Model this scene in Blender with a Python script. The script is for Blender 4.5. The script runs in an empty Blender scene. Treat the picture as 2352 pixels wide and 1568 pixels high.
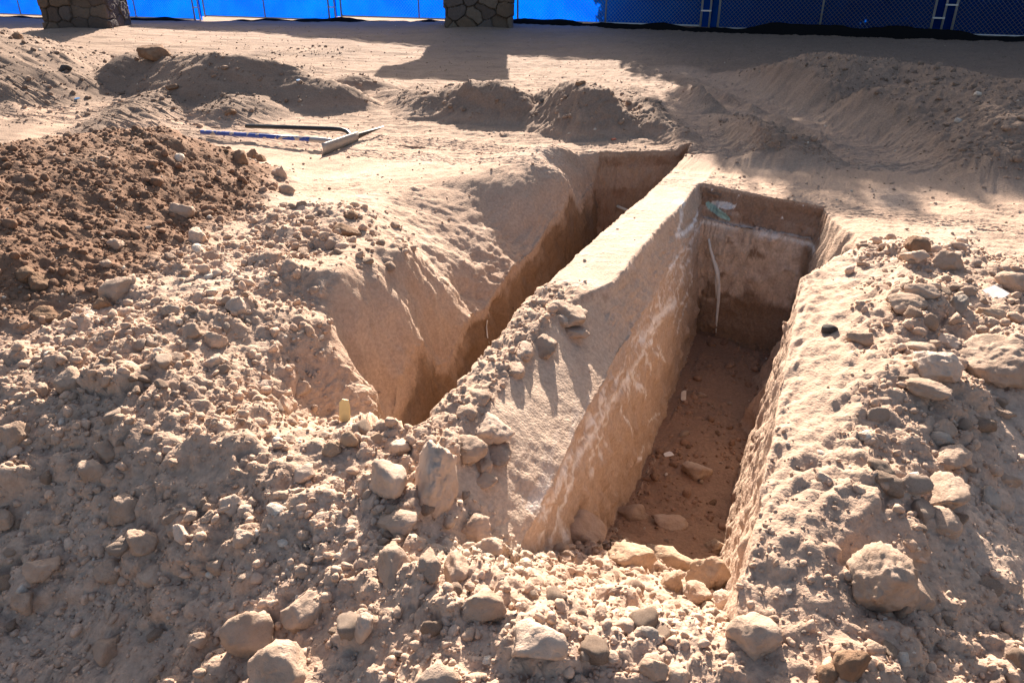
import bpy, bmesh, math, random
import numpy as np
from mathutils import Vector, Matrix

RES = 1.0                     # terrain resolution factor
random.seed(7)
rng = np.random.default_rng(11)
scene = bpy.context.scene
COL = scene.collection
R = math.radians

# ------------------------------------------------------------------ camera
CAM = np.array([0.0, 0.0, 1.6]); PITCH = R(27.0); FPX = 1746.0      # focal length for a 2352 px wide picture
cp, sp = math.cos(PITCH), math.sin(PITCH)
def ray(px, py):
    r = (px-1176)/FPX; u = (784-py)/FPX
    return np.array([r, cp+u*sp, -sp+u*cp])
def at(px, py, z):
    d = ray(px, py); t = (z-CAM[2])/d[2]
    return CAM + d*t
def depth_of(p):
    return (p[1]-CAM[1])*cp - (p[2]-CAM[2])*sp
cam = bpy.data.cameras.new('camera'); cam.sensor_width = 36; cam.lens = 36*FPX/2352
cam.clip_end = 500; cam.clip_start = 0.05
co = bpy.data.objects.new('camera', cam); COL.objects.link(co)
co.location = CAM; co.rotation_euler = (math.pi/2-PITCH, 0, 0)
scene.camera = co

# ------------------------------------------------------------------ uv frame of the trenches
AX = R(23.0); su, cu = math.sin(AX), math.cos(AX)
def uv(x, y): return cu*x - su*y, su*x + cu*y
def xy(u, v): return cu*u + su*v, -su*u + cu*v

# ------------------------------------------------------------------ numpy noise
PERM = rng.permutation(256).astype(np.int32); PERM = np.concatenate([PERM, PERM, PERM])
GR = rng.normal(size=(256, 3)); GR /= np.linalg.norm(GR, axis=1)[:, None]; GR = GR.astype(np.float32)
def perlin(x, y, z):
    x = np.asarray(x, np.float32); y = np.asarray(y, np.float32); z = np.asarray(z, np.float32)
    xi = np.floor(x); yi = np.floor(y); zi = np.floor(z)
    xf = (x-xi).astype(np.float32); yf = (y-yi).astype(np.float32); zf = (z-zi).astype(np.float32)
    xi = xi.astype(np.int32) & 255; yi = yi.astype(np.int32) & 255; zi = zi.astype(np.int32) & 255
    f = lambda t: t*t*t*(t*(t*6-15)+10)
    u, v, w = f(xf), f(yf), f(zf)
    out = 0
    for dx in (0, 1):
        wx = u if dx else 1-u
        for dy in (0, 1):
            wy = v if dy else 1-v
            for dz in (0, 1):
                wz = w if dz else 1-w
                h = PERM[PERM[PERM[xi+dx]+yi+dy]+zi+dz]
                g = GR[h]
                out = out + wx*wy*wz*(g[..., 0]*(xf-dx)+g[..., 1]*(yf-dy)+g[..., 2]*(zf-dz))
    return out*1.5
def fbm(x, y, z, octv=4, gain=.5, lac=2.03):
    a, o, s = 1.0, 0, 0
    for i in range(octv):
        o = o + a*perlin(x+17.3*i, y-9.1*i, z+4.7*i); s += a
        x, y, z = x*lac, y*lac, z*lac; a *= gain
    return o/s
def hsh(i, j, k):
    n = (i.astype(np.int64)*374761393 + j.astype(np.int64)*668265263 + k*974711) & 0x7fffffff
    n = ((n ^ (n >> 13))*1274126177) & 0x7fffffff
    n = n ^ (n >> 16)
    return (n & 0xffff).astype(np.float32)/65535.0
def clods(x, y, cell, prob, seed, rough):
    """height of half-buried lumps of one size class; rough = a noise array that breaks their outline"""
    gx = x/cell; gy = y/cell
    ix = np.floor(gx); iy = np.floor(gy)
    best = np.zeros(x.shape, np.float32)
    for dx in (-1, 0, 1):
        for dy in (-1, 0, 1):
            cx = ix+dx; cy = iy+dy
            a = hsh(cx, cy, seed); b = hsh(cx, cy, seed+1); c = hsh(cx, cy, seed+2); e = hsh(cx, cy, seed+3)
            px = gx-(cx+.15+.7*a); py = gy-(cy+.15+.7*b)
            an = c*6.283; ca = np.cos(an); sa = np.sin(an)
            qx = (px*ca+py*sa)*(1+.5*e); qy = -px*sa+py*ca
            r = .22+.38*hsh(cx, cy, seed+4)**1.4
            d = (np.abs(qx)**2.6+np.abs(qy)**2.6)**(1/2.6)/r*(1+.32*rough)
            ok = (hsh(cx, cy, seed+5) < prob)
            top = (.42+.38*b)*(1+.9*(qx/r)*(a-.5)*2+.9*(qy/r)*(e-.5)*2)+.10*rough
            h = np.where(ok & (d < 1), r*np.minimum(.95*np.power(np.clip(1-d**2.2, 0, 1), .6), np.clip(top, .06, 1.2)), 0)
            best = np.maximum(best, h)
    return best*cell
def sstep(a, b, x):
    t = np.clip((x-a)/(b-a), 0, 1); return t*t*(3-2*t)
def lerp(a, b, t): return a+(b-a)*t

# ------------------------------------------------------------------ base ground from landmarks
COMMON = [  # (px, py, z) in the 2352 px picture, turned into ground points
 (640,400,.05),(900,400,.02),(1100,372,.0),(1300,345,.0),(1600,340,0),(1700,420,0),(1900,455,0.01),(2100,510,.03),(2300,590,.05),
 (1000,300,0),(700,280,.0),(1500,310,0),(2200,420,.02),
 (1915,520,.03),(2000,560,.10),(2110,560,.16),(2000,640,.13),(1870,700,.14),(2100,680,.2),(2250,650,.16),(2330,710,.15),(1900,850,.15),
 (2100,880,.17),(2300,950,.05),(1800,1050,.13),(2000,1150,.14),(2200,1150,.02),(2340,1200,-.12),(1740,1260,.1),(1900,1300,.1),
 (2050,1380,.0),(2200,1420,-.07),(2340,1450,-.13),(1900,1500,.03),(2100,1560,-.04),
 (1690,1300,.06),(1560,1370,-.02),(1430,1350,-.02),(1300,1310,.0),(1180,1270,.02),
 (1100,1350,.02),(1240,1450,.02),(1500,1500,.02),(1000,1500,-.02),(1176,1565,.01),(700,1500,-.12),(400,1500,-.31),(100,1500,-.4),
 (0,1300,-.3),(200,1250,-.22),(450,1200,-.10),(700,1200,-.02),(900,1250,-.0),(1050,1200,.0),
 (1000,1060,.03),(850,1060,.03),(700,1030,.02),(500,1000,.03),(300,980,.03),(100,950,.0),(0,1050,-.1),(0,900,.03),
 (150,850,.06),(400,850,.07),(560,700,.13),(640,620,.13),(450,680,.12),(300,680,.1),(150,760,.05),(500,800,.07),(560,900,.0),
 (640,430,.06),(560,490,.08),(450,550,.09),(330,630,.1),(220,700,.08),(100,745,.05),(0,790,.05),
 (0,345,.52),(200,310,.5),(380,295,.48),(450,330,.38),(560,360,.2),(300,450,.30),(150,550,.24),(0,600,.25),
 (800,480,.13),(870,450,.03),(720,450,.06),
]
WORLD = [(-2.2,6.35,.03),(-3.3,6.3,.05),(-4.6,6.0,.1),(-6,8,.0),(0,8,0),(4,8,.0),(-8,12,.03),(0,12,.03),(6,12,.1),(-12,20,.0),(-.7,16.6,.30),(-8.85,16.7,.27),(0,18.2,.26),(-5,16,.24),(-7.5,20.8,.08),(-4,19.6,.16),(0,14,.12),(-8,14,.12),
 (7,15,.22),(10,14,.24),(-16,26,0),(16,12,.25),(0,30,.2),(0,45,.2),(-30,20,0),(30,15,.2),(-25,45,0),(25,45,.2),(-4,-3,-.5),(0,-3,-.5),(4,-3,-.5),
 (-12,0,-.2),(12,0,-.1),(12,6,.1),(-10,6,.1),(3.3,3.2,.0),(3.6,4.6,.02),(5,6,.02)]
LEFT = [(1300,400,0),(1050,422,0),(1200,412,0),(950,432,.02),(1010,680,-.30),(950,600,-.03),(900,700,-.13),(800,800,-.15),(1000,850,-.55),
 (700,700,.03),(700,850,-.11),(620,870,-.04),(600,790,.03),(560,950,-.03),(640,950,-.09),(760,900,-.20),(760,960,-.28),(850,900,-.40),(900,800,-.34),(800,700,-.02),(740,780,-.03),
 (1080,458,-.08),(1000,500,-.10),(1100,560,-.26),(900,530,-.01),(860,560,.05),(1200,458,-.11),(1290,430,-.10),(1180,540,-.32),(720,600,.07),(780,560,.10),(820,680,.0)]
class RBF:
    def __init__(s, pts):
        P = np.array(pts, float); s.c = P[:, :2]; n = len(P)
        D = np.linalg.norm(s.c[:, None]-s.c[None], axis=2)
        A = np.zeros((n+3, n+3)); A[:n, :n] = s.phi(D)-np.eye(n)*.01
        A[:n, n] = 1; A[:n, n+1:n+3] = s.c; A[n, :n] = 1; A[n+1:, :n] = s.c.T
        s.w = np.linalg.solve(A, np.concatenate([P[:, 2], [0, 0, 0]]))
    def phi(s, d): return np.sqrt(d*d+.10**2)
    def __call__(s, x, y):
        o = s.w[-3]+s.w[-2]*x+s.w[-1]*y
        for (cx, cy), w in zip(s.c, s.w):
            o = o+w*s.phi(np.hypot(x-cx, y-cy))
        return o
pts0 = [tuple(at(*p)) for p in COMMON]+WORLD
base_R = RBF(pts0)
UVL = [(-2.15,6.3,.0),(-2.13,6.5,.0),(-1.97,6.45,-.32),(-1.97,6.1,-.32),(-2.07,5.85,.0),(-1.95,5.8,-.30),(-2.02,5.2,-.36),(-2.03,4.7,-.40),(-2.03,4.2,-.52),(-2.03,3.67,-.66),(-2.02,2.95,-.64)]
base_L = RBF(pts0+[tuple(at(*p)) for p in LEFT]+[(*xy(a, b), c) for a, b, c in UVL])

# far heaps: crest polylines (px, py, z) with a repose slope; each becomes a dirt pile of its own
HEAPS = [
 ('berm', [(285,128,.40),(350,122,.42),(420,130,.42),(500,122,.54),(580,128,.52),(650,150,.42),(720,175,.33),(790,200,.22),(850,240,.05)], .75),
 ('left', [(-330,20,1.0),(-120,45,.85),(0,72,.60),(60,82,.52),(150,118,.34),(215,155,.15),(270,190,.03)], .40),
 ('clod', [(240,268,.10),(300,245,.14),(380,205,.16),(430,192,.14),(480,215,.12),(560,215,.2),(600,235,.12)], .35),
 ('low1', [(780,176,.12),(830,168,.20),(880,190,.10)], .5),
 ('low2', [(900,205,.12),(955,196,.18),(1000,215,.20),(1045,262,.06)], .5),
 ('mid1', [(1040,195,.28),(1090,186,.36),(1150,188,.37),(1195,205,.30),(1240,245,.14)], .85),
 ('mid2', [(1275,205,.30),(1320,186,.43),(1360,196,.42),(1400,228,.30),(1430,262,.14)], .85),
 ('rid1', [(1420,205,.20),(1470,222,.24),(1520,250,.22),(1560,282,.14),(1590,310,.04)], .7),
 ('rid2', [(1590,232,.24),(1660,248,.3),(1740,275,.28),(1840,312,.2),(1915,348,.04)], .62),
 ('rid3', [(1490,182,.14),(1560,190,.22),(1630,212,.18),(1690,232,.05)], .45),
 ('bigA', [(1650,150,.25),(1760,150,.36),(1860,128,.52),(1960,128,.58),(2080,145,.52),(2230,170,.5),(2400,190,.55)], .42),
 ('bigB', [(1880,235,.25),(2010,205,.42),(2140,190,.5),(2290,215,.5),(2400,240,.5)], .42),
 ('bigC', [(1960,300,.14),(2080,262,.3),(2200,270,.34),(2300,300,.32),(2420,320,.3)], .45),
 ('bigD', [(1990,300,.10),(2080,335,.16),(2160,355,.06)], .5),
 ('hump', [(330,60,.12),(480,52,.22),(600,54,.22),(680,62,.05)], .16),
]
def heap_h(crest, slope, x, y):
    P = [at(*c) for c in crest]
    h = np.full(x.shape, -9.0)
    for a, b in zip(P[:-1], P[1:]):
        dx, dy = b[0]-a[0], b[1]-a[1]; L2 = dx*dx+dy*dy+1e-9
        t = np.clip(((x-a[0])*dx+(y-a[1])*dy)/L2, 0, 1)
        d = np.hypot(x-a[0]-t*dx, y-a[1]-t*dy)
        d = np.sqrt(d*d+.15**2)-.15
        h = np.maximum(h, a[2]+(b[2]-a[2])*t-slope*d)
    return h

# ------------------------------------------------------------------ trench carving (all in u, v)
def pw(x, xs, ys): return np.interp(x, xs, ys)
FLOOR_R = lambda v: pw(v, [1.36,1.50,1.80,2.15,2.5,2.9,3.4,6.2], [.2,0,-.25,-.46,-.74,-.98,-1.12,-1.16])
U_BTOP = lambda v: pw(v, [1.3,2.0,2.6,3.1,3.5,6.2], [-1.02,-1.10,-1.13,-1.08,-.93,-.93])      # where the divider's top breaks to its right
U_RIDGE = lambda v: pw(v, [1.5,2.1,3.2,5.5,6.2], [-.755,-.765,-.80,-.86,-.87])                  # ridge line, about 0.25 below the top
U_RIGHT = lambda v: (-.045+pw(v, [1.5,3.9,4.25,4.6,4.95,5.3,5.6,6.2], [.03,.0,.10,.27,.24,.10,.05,.05]))
V_FAR_R = lambda u: 5.66-.30*u
V_FAR_L = lambda u: 6.6+.55*(u+2.1)
def carve(u, v, bR, bL, nz, n1, n3):
    # right trench
    ur = U_RIDGE(v)+.012*nz; ub = U_BTOP(v)+.02*nz
    k = np.clip((u-ub)/np.maximum(ur-ub, .02), 0, 1)
    dropL = .25*k**pw(v, [2.6,3.5], [1.2,.75])+np.clip(u-ur, 0, None)*11
    uR = U_RIGHT(v)+.018*nz
    sl = pw(v, [4.0,4.4,5.1,5.5], [9,3.0,3.0,9])
    dR = np.clip(uR-u, 0, None); dropR = dR*sl
    nzf = .030*n1+.012*n3
    dF = np.clip(V_FAR_R(u)+nzf-v, 0, None); dropF = np.where(dF < .028, dF*9, np.where(dF < .055, .252, .252+(dF-.055)*11))
    bL = lerp(bL, bR, sstep(-.10, .0, v-V_FAR_L(u)-.012*nz))
    base = lerp(bL, bR, sstep(-1.75, -1.4, u))
    drop = np.minimum(np.minimum(dropL, dropR), dropF)
    fl = FLOOR_R(v+.08*nz)
    zR = np.maximum(np.minimum(base, fl), base-drop)
    # left trench
    uc = pw(v, [1.9,2.3,2.7,3.0,4.4,6.2,7], [-1.45,-1.62,-1.88,-2.0,-2.0,-1.97,-1.97])+.015*nz
    dA = np.clip(u-uc, 0, None)*10
    dB = np.clip(-1.225+.012*nz-u, 0, None)*12
    dF = np.clip(V_FAR_L(u)+.02*nz-v, 0, None)*10
    dN = np.clip(v-1.98-.1*nz, 0, None)*1.7
    zL = np.maximum(np.minimum(base, -1.5), base-np.minimum(np.minimum(dA, dB), np.minimum(dF, dN)))
    z = np.where(u > -1.12, zR, np.minimum(zL, zR))
    return z, base

# ------------------------------------------------------------------ terrain grid
def lines(lo, hi, dens, n=60000):
    x = np.linspace(lo, hi, n); d = dens(x)*RES
    c = np.concatenate([[0], np.cumsum((d[1:]+d[:-1])/2*np.diff(x))])
    return np.interp(np.linspace(0, c[-1], int(c[-1])+1), c, x)
def bump(x, a, b, k): return k*(sstep(a-.02, a, x)-sstep(b, b+.02, x))
def du(x):
    s = np.where(x < -3.2, .013+(-3.2-x)*.018, np.where(x > 2.4, .013+(x-2.4)*.018, .013))
    d = 1/s
    return d+bump(x,-2.0,-1.80,300)+bump(x,-1.25,-1.10,350)+bump(x,-.89,-.66,600)+bump(x,-.17,0,500)
def dv(x):
    s = np.where(x < 1.2, .010+(1.2-x)*.05, .009+.0022*np.clip(x-1.2, 0, None)+np.clip(x-9, 0, None)*.006)
    return 1/s+bump(x,5.46,5.70,850)+bump(x,6.40,6.64,420)
lu = lines(-60, 60, du); lv = lines(-8, 90, dv)
U, V = np.meshgrid(lu, lv)           # rows = v
hat1 = sstep(4.9, 5.40, V)*(1-sstep(5.75, 6.35, V)); hat2 = sstep(6.2, 6.36, V)*(1-sstep(6.66, 8.0, V))
V = V-.30*np.clip(U, -1.0, .10)*hat1+.55*np.clip(U+2.1, -.15, .90)*hat2        # rows follow the skewed end faces
NV, NU = U.shape
print('grid', NV, NU, NV*NU)
X, Y = xy(U, V)
n1 = fbm(X*1.7, Y*1.7, X*0+.3, 3); n2 = fbm(X*7, Y*7, X*0+5.3, 3)
n3 = fbm(X*24, Y*24, X*0+9.3, 3)
nz = n1+.6*n2+.55*n3
XW = X+.05*n2; YW = Y+.05*n1
bR = base_R(XW, YW); bL = base_L(XW, YW)
far = sstep(40, 60, np.hypot(X, Y)); bR = lerp(bR, .15, far); bL = lerp(bL, .15, far)
heapmax = np.zeros(X.shape); heapid = np.full(X.shape, -1, np.int16)
hx = X+.12*n1+.012*n2; hy = Y+.12*fbm(X*1.7+40, Y*1.7, X*0+1.3, 3)+.012*n2
for i, (nm, cr, sl) in enumerate(HEAPS):
    m = (Y > 5.0)
    h = np.zeros(X.shape)-9; h[m] = heap_h(cr, sl, hx[m], hy[m])-bR[m]
    up = h > heapmax
    heapid = np.where(up & (h > .02), i, heapid)
    # rounded union
    heapmax = np.where(h > 0, np.maximum(heapmax, h), heapmax)
TRACKS = [([(1545,158),(1640,188),(1720,222),(1850,275),(1990,330),(2080,400)], .24), ([(1440,175),(1500,200),(1570,250),(1625,300),(1660,345)], .20), ([(1590,205),(1700,250),(1840,305),(1935,352)], .13)]
trk = np.zeros(X.shape)
for pl, wd in TRACKS:
    P = [at(a, b, .06)[:2] for a, b in pl]; dt = np.full(X.shape, 9.0)
    for a, b in zip(P[:-1], P[1:]):
        dx, dy = b-a; t = np.clip(((X-a[0])*dx+(Y-a[1])*dy)/(dx*dx+dy*dy), 0, 1); dt = np.minimum(dt, np.hypot(X-a[0]-t*dx, Y-a[1]-t*dy))
    trk = np.maximum(trk, 1-sstep(wd*.4, wd*1.9, dt+.05*n1))
heapmax = heapmax*(1-.88*trk)
bR = bR+heapmax; bL = bL+heapmax
Z, BASE = carve(U, V, bR, bL, nz, n1, n3)
cut = BASE-Z                                     # how far below the old surface

def grid_normals(X, Y, Z):
    gu = [np.gradient(a, axis=1) for a in (X, Y, Z)]; gv = [np.gradient(a, axis=0) for a in (X, Y, Z)]
    nx = gu[1]*gv[2]-gu[2]*gv[1]; ny = gu[2]*gv[0]-gu[0]*gv[2]; n_z = gu[0]*gv[1]-gu[1]*gv[0]
    l = np.sqrt(nx*nx+ny*ny+n_z*n_z)+1e-12
    return nx/l, ny/l, n_z/l
NX, NY, NZ = grid_normals(X, Y, Z)

# ---- zones
def poly_sd(poly, x, y):
    """signed distance (inside > 0)"""
    P = np.array(poly); d = np.full(x.shape, 1e9); ins = np.zeros(x.shape, bool)
    for a, b in zip(P, np.roll(P, -1, axis=0)):
        dx, dy = b-a
        t = np.clip(((x-a[0])*dx+(y-a[1])*dy)/(dx*dx+dy*dy+1e-12), 0, 1)
        d = np.minimum(d, np.hypot(x-a[0]-t*dx, y-a[1]-t*dy))
        c = ((a[1] > y) != (b[1] > y)) & (x < (b[0]-a[0])*(y-a[1])/(b[1]-a[1]+1e-12)+a[0])
        ins ^= c
    return np.where(ins, d, -d)
pile_poly = [at(640,430,.06)[:2], at(575,480,.08)[:2], at(460,545,.09)[:2], at(335,625,.1)[:2], at(225,695,.08)[:2], at(100,748,.05)[:2], at(-60,800,.05)[:2],
             (-3.4,2.6), (-5.5,3.6), (-5.2,5.6), (-3.4,6.15), (-2.3,6.2), (-1.85,6.0), at(560,340,.15)[:2], at(640,385,.06)[:2]]
near = np.hypot(X+1, Y-4) < 9
sdp = np.full(X.shape, -9.0); sdp[near] = poly_sd(pile_poly, X[near], Y[near])
sdp = sdp+.10*n2+.10*n1
M_pile = sstep(-.14, .14, sdp)
wallness = np.maximum(1-sstep(.45, .75, NZ), 0)
incut = sstep(.02, .10, cut)
floorR = ((U > -.80) & (U < .05) & (V < 5.9) & (V > 1.5)).astype(float)*incut*(1-wallness)
divider = (U > -1.27) & (U < U_BTOP(V)+.02) & (V > 3.35) & (V < 6.3) & (cut < .1)
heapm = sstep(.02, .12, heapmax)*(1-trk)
scoop = sstep(.12, .34, bR-bL)*(U < -1.3)*(U > -3.3)*(V > 1.9)*(V < 7)
front = 1-sstep(1.9, 2.7, V)
rightbank = sstep(.10, .30, U)*(1-sstep(4.6, 5.3, V))*(1-sstep(2.6, 3.4, U))
smoothR = sstep(-.08, .0, U)*(1-sstep(.3, .6, U))*(1-sstep(4.0, 4.4, V))*sstep(1.6, 2.0, V)
leftmound = (1-sstep(-2.2, -1.9, U))*(1-sstep(3.6, 4.4, V))
rub = np.clip(.16+.80*front+.55*rightbank+.55*leftmound+.45*M_pile+.22*heapm+.25*floorR, 0, 1)
upl = sstep(-2.2, -3.2, X+.5*n1)*sstep(5.9, 6.5, Y)*(1-sstep(11, 13.5, Y-.25*X-3))
rub = np.maximum(rub, .42*upl*sstep(-.25, .1, n1+.5*n2))
rub *= (1-.35*scoop)*(1-.25*smoothR)*(1-wallness)
patch = sstep(-.30, .22, fbm(X*1.9+7, Y*1.9, X*0+2, 4))
rub *= np.where(V < 5.5, lerp(1-.62*(1-.9*M_pile), 1, patch), 1)
bevel = sstep(-1.10, -.98, U+.05*n2)*(1-sstep(-.72, -.68, U))*sstep(1.75, 1.95, V)*(V < 6.2)
rub *= 1-.95*bevel
rub = np.where((U > -1.3) & (U < -.7) & (V > 3.3) & (V < 6.2), rub*.12, rub)
rub = np.maximum(rub, .5*((U > -1.27) & (V > 1.9))*(1-sstep(-1.10, -1.02, U+.05*n2))*(1-sstep(3.2, 3.55, V+.2*n2))*(cut < .12))

nearm0 = (Y < 9.5) & (Y > .3) & (np.abs(X) < .72*Y+1.6)
# ---- displacement along the normal
S = 1.0
d = .030*fbm(X*2.3, Y*2.3, Z*2.3, 3)*(1-.6*wallness)+.020*fbm(X*6, Y*6, Z*6, 3)*np.clip(rub*1.3+.25, 0, 1)+.008*fbm(X*19, Y*19, Z*19, 3)*(.35+rub)
d *= np.where(divider, .45, 1.0)
# wall faces: vertical digging marks and crumbly patches
stre = fbm(U*16, V*16, Z*2.2, 3); stre2 = fbm(U*5, V*5, Z*5, 3)
d += wallness*incut*(.016*stre+.026*stre2+.008*fbm(X*40, Y*40, Z*40, 2))
wm = (wallness > .3) & (incut > .3) & nearm0
wc = np.zeros(X.shape, np.float32); wc[wm] = np.maximum(clods(V[wm]+U[wm], Z[wm]*1.0, .085, .22, 110, np.zeros(wm.sum())), clods(V[wm]+U[wm], Z[wm], .04, .25, 120, np.zeros(wm.sum())))*.6
d += wc*wallness-wallness*incut*.022*np.abs(perlin(U*3+V*7, Z*6+V*2, U*0+4))
# scoop: fan-shaped ridges running down the bank
d += scoop*(.030*fbm(U*2.0+V*1.2, V*4.5-U*2.6, Z*2, 3)+.015*fbm(X*22, Y*22, Z*22, 4)-.020*np.abs(perlin(U*4, V*4, Z*4+3))*sstep(-.1, .3, n1)+.018*fbm(X*7, Y*7, Z*7, 3))
d += scoop*(.007*perlin(X*48, Y*48, Z*48)+.010*np.maximum(fbm(X*26, Y*26, Z*26, 2)-.12, 0)*3)
# bank right of the trench: fibrous streaks pointing up-slope
d += smoothR*(.018*fbm(X*8, Y*8, Z*8, 3)+.022*fbm((X+Y)*5, (X-Y)*17, Z*6, 3)+.005*fbm(X*45, Y*45, Z*45, 2))
rgh = perlin(X*31, Y*31, Z*31)+.6*perlin(X*70, Y*70, Z*70)
nearm = (Y < 9.5) & (Y > .3) & (np.abs(X) < .72*Y+1.6)
cl = np.zeros(X.shape, np.float32); peb = np.zeros(X.shape, np.float32)
xm, ym, rm = X[nearm], Y[nearm], rgh[nearm]
c1 = clods(xm, ym, .30, .42, 10, rm); c2 = clods(xm, ym, .13, .60, 30, rm); c3 = clods(xm, ym, .062, .75, 50, rm); c4 = clods(xm+3, ym, .036, .8, 70, rm)
kr = rub[nearm]
big = sstep(.35, .8, kr)*(1-.75*M_pile[nearm])*(1-.9*heapm[nearm])
cl[nearm] = np.maximum(np.maximum(c1*.75*big, (1-.5*M_pile[nearm])*c2*.9*sstep(.2, .7, kr)), np.maximum(c3*1.0*sstep(.1, .5, kr), c4*.9*np.clip(kr*2.2, 0, 1)))
cl *= 1-.35*M_pile
d += cl+M_pile*(.022*fbm(X*12, Y*12, Z*12, 4)+.010*perlin(X*33, Y*33, Z*33))
d += np.clip(rub*1.4, 0, 1)*(1-M_pile)*.010*fbm(X*30, Y*30, Z*30, 3)
farm = (~nearm) | (Y > 8)
xm, ym = X[farm], Y[farm]
dd = np.zeros(X.shape, np.float32); dd[farm] = clods(xm, ym, .11, .5, 90, rgh[farm])*.6*np.clip(heapm[farm], 0, 1)
d = np.maximum(d, 0)+np.minimum(d, 0)+np.where(nearm, 0, dd)
# tyre marks and streaks across the graded ground
flat = (1-heapm)*(1-incut)*sstep(6.2, 7.2, V)
flat2 = (1-heapm)*(1-incut)*(1-sstep(.2, .4, rub))*(1-scoop)*sstep(3.0, 4.2, V)*(np.hypot(X, Y) < 16)
d += flat2*(.012*fbm(X*11, Y*24, X*0+1, 3)+.009*np.maximum(perlin(X*38, Y*60, X*0+8), 0))*np.where(divider, .5, 1)
d += flat*(.022*fbm(X*.9, Y*7.5, X*0, 3)+.016*fbm(X*6, Y*26, X*0+3, 2))
d += heapm*(.030*fbm(X*4, Y*4, Z*4, 3)+.055*fbm(X*1.6, Y*1.6, Z*1.6+5, 3)+.012*fbm(X*17, Y*17, Z*17, 3))
X2, Y2, Z2 = X+NX*d*S, Y+NY*d*S, Z+NZ*d*S
PX, PY, PZ = X2, Y2, Z2
NX, NY, NZ = grid_normals(PX, PY, PZ)

# ------------------------------------------------------------------ soil colour (kinds of earth, plus shade toned into some zones)
TAN = np.array([.455,.322,.238]); DUST = np.array([.56,.425,.335]); BROWN = np.array([.235,.138,.090]); RED = np.array([.37,.272,.20]); GREYB = np.array([.36,.258,.195])
PALE = np.array([.56,.43,.33]); DARKB = np.array([.21,.130,.080]); WHITE = np.array([.80,.77,.74])
def mixc(c, k, m): return c+(np.asarray(k)-c)*np.clip(m, 0, 1)[..., None]
nb = fbm(X*1.3, Y*1.3, Z*1.3, 4); nm = fbm(X*5.5, Y*5.5, Z*5.5, 3); nf = fbm(X*23, Y*23, Z*23, 3)
C = np.broadcast_to(TAN, X.shape+(3,)).copy()
C = mixc(C, DUST, sstep(-.1, .5, nb)*.55)
C = mixc(C, GREYB, sstep(.1, .5, -nb+.4*nm)*.45)
C = mixc(C, TAN*.72, flat*.85); C = mixc(C, GREYB*.8, flat*sstep(-.05, .35, fbm(X*.7, Y*3.2, X*0+6, 4))*.6)
upr_shade = sstep(1.6, 3.2, X+.4*n1)*sstep(6, 8, Y)
C = mixc(C, GREYB*.60, upr_shade*(1-trk)*.85)  # soil darkened at far right to deepen the shade there
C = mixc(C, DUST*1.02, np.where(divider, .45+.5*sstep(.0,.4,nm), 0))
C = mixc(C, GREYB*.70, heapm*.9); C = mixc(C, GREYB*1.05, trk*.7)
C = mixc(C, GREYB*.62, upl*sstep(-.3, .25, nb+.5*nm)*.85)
C = mixc(C, RED, rub*sstep(.15, .5, nm)*.4)
fl_dark = front*(1-sstep(1.0, 1.7, V-.15*U))*.35
C = mixc(C, BROWN*1.15, fl_dark*sstep(-.3, .3, nm+.4*nf))
C = mixc(C, BROWN*.85, M_pile*.95); C = mixc(C, BROWN*.8, M_pile*sstep(.0, .4, nm)*.5); C = mixc(C, RED, M_pile*sstep(.1, .45, nb)*.4)
C = mixc(C, PALE, scoop*.35*sstep(-.2,.3,nb)); C = mixc(C, RED, scoop*sstep(.05, .5, nm)*.35)
# cut faces
C = mixc(C, TAN*.92, incut*.5); C = mixc(C, RED*.9, incut*sstep(.0, .4, nm)*.5)
C = mixc(C, BROWN*1.1, floorR*.85*sstep(2.2, 3.0, V))
lface = ((U > -.93) | ((U > -1.12) & (V < 3.4))) & (U < -.665) & (cut > .03) & ((NZ < .8) | (cut < .45))                   # divider, right face
C = mixc(C, PALE*.96, np.where(lface, .8-.3*sstep(0, .4, nm), 0)*(1-.35*sstep(.6, 1.1, cut)))
scuff = fbm(V*2.2+Z*2.0, Z*34-V*6, U*0+2, 3)
band = np.exp(-((Z+.27)/.09)**2)
C = mixc(C, WHITE, np.where(lface, band*sstep(.0, .25, scuff)*.95, 0)*(V > 2.0))
scr = fbm(V*26+Z*9, Z*3.0, U*0+7, 3)
C = mixc(C, WHITE, np.where(lface & (cut > .28) & (cut < .62), sstep(.12, .24, scr)*sstep(-.15,.12,fbm(V*3, Z*3, U*0+9, 2))*.8, 0))
def onplane(px, py, u0):
    dd_ = ray(px, py); a_, b_ = uv(dd_[0], dd_[1]); t_ = u0/a_
    return b_*t_, CAM[2]+dd_[2]*t_
STROKES = [([(1612,462),(1592,520),(1578,548)],.016),([(1636,478),(1604,530),(1582,545)],.014),([(1570,590),(1543,628)],.010),([(1594,600),(1562,660),(1530,705)],.010),
 ([(1556,690),(1505,735),(1470,778)],.022),([(1512,742),(1440,850),(1418,885)],.014),([(1440,850),(1464,906)],.012),([(1447,850),(1453,896)],.008),([(1475,800),(1481,852)],.009),
 ([(1490,775),(1497,832)],.008),([(1503,790),(1511,822)],.007),([(1420,880),(1332,1010),(1300,1062)],.013),([(1342,998),(1290,1092)],.016),([(1292,1090),(1232,1230)],.014),([(1460,968),(1492,945)],.006),
 ([(1430,1052),(1452,1018)],.007),([(1600,640),(1540,740)],.008),([(1585,680),(1552,760)],.010),([(1410,930),(1428,990)],.006),([(1380,960),(1330,1060)],.008)]
smark = np.zeros(X.shape)
lsel = (U > -1.0) & (U < -.6) & (V > 1.7) & (V < 6)
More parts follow.
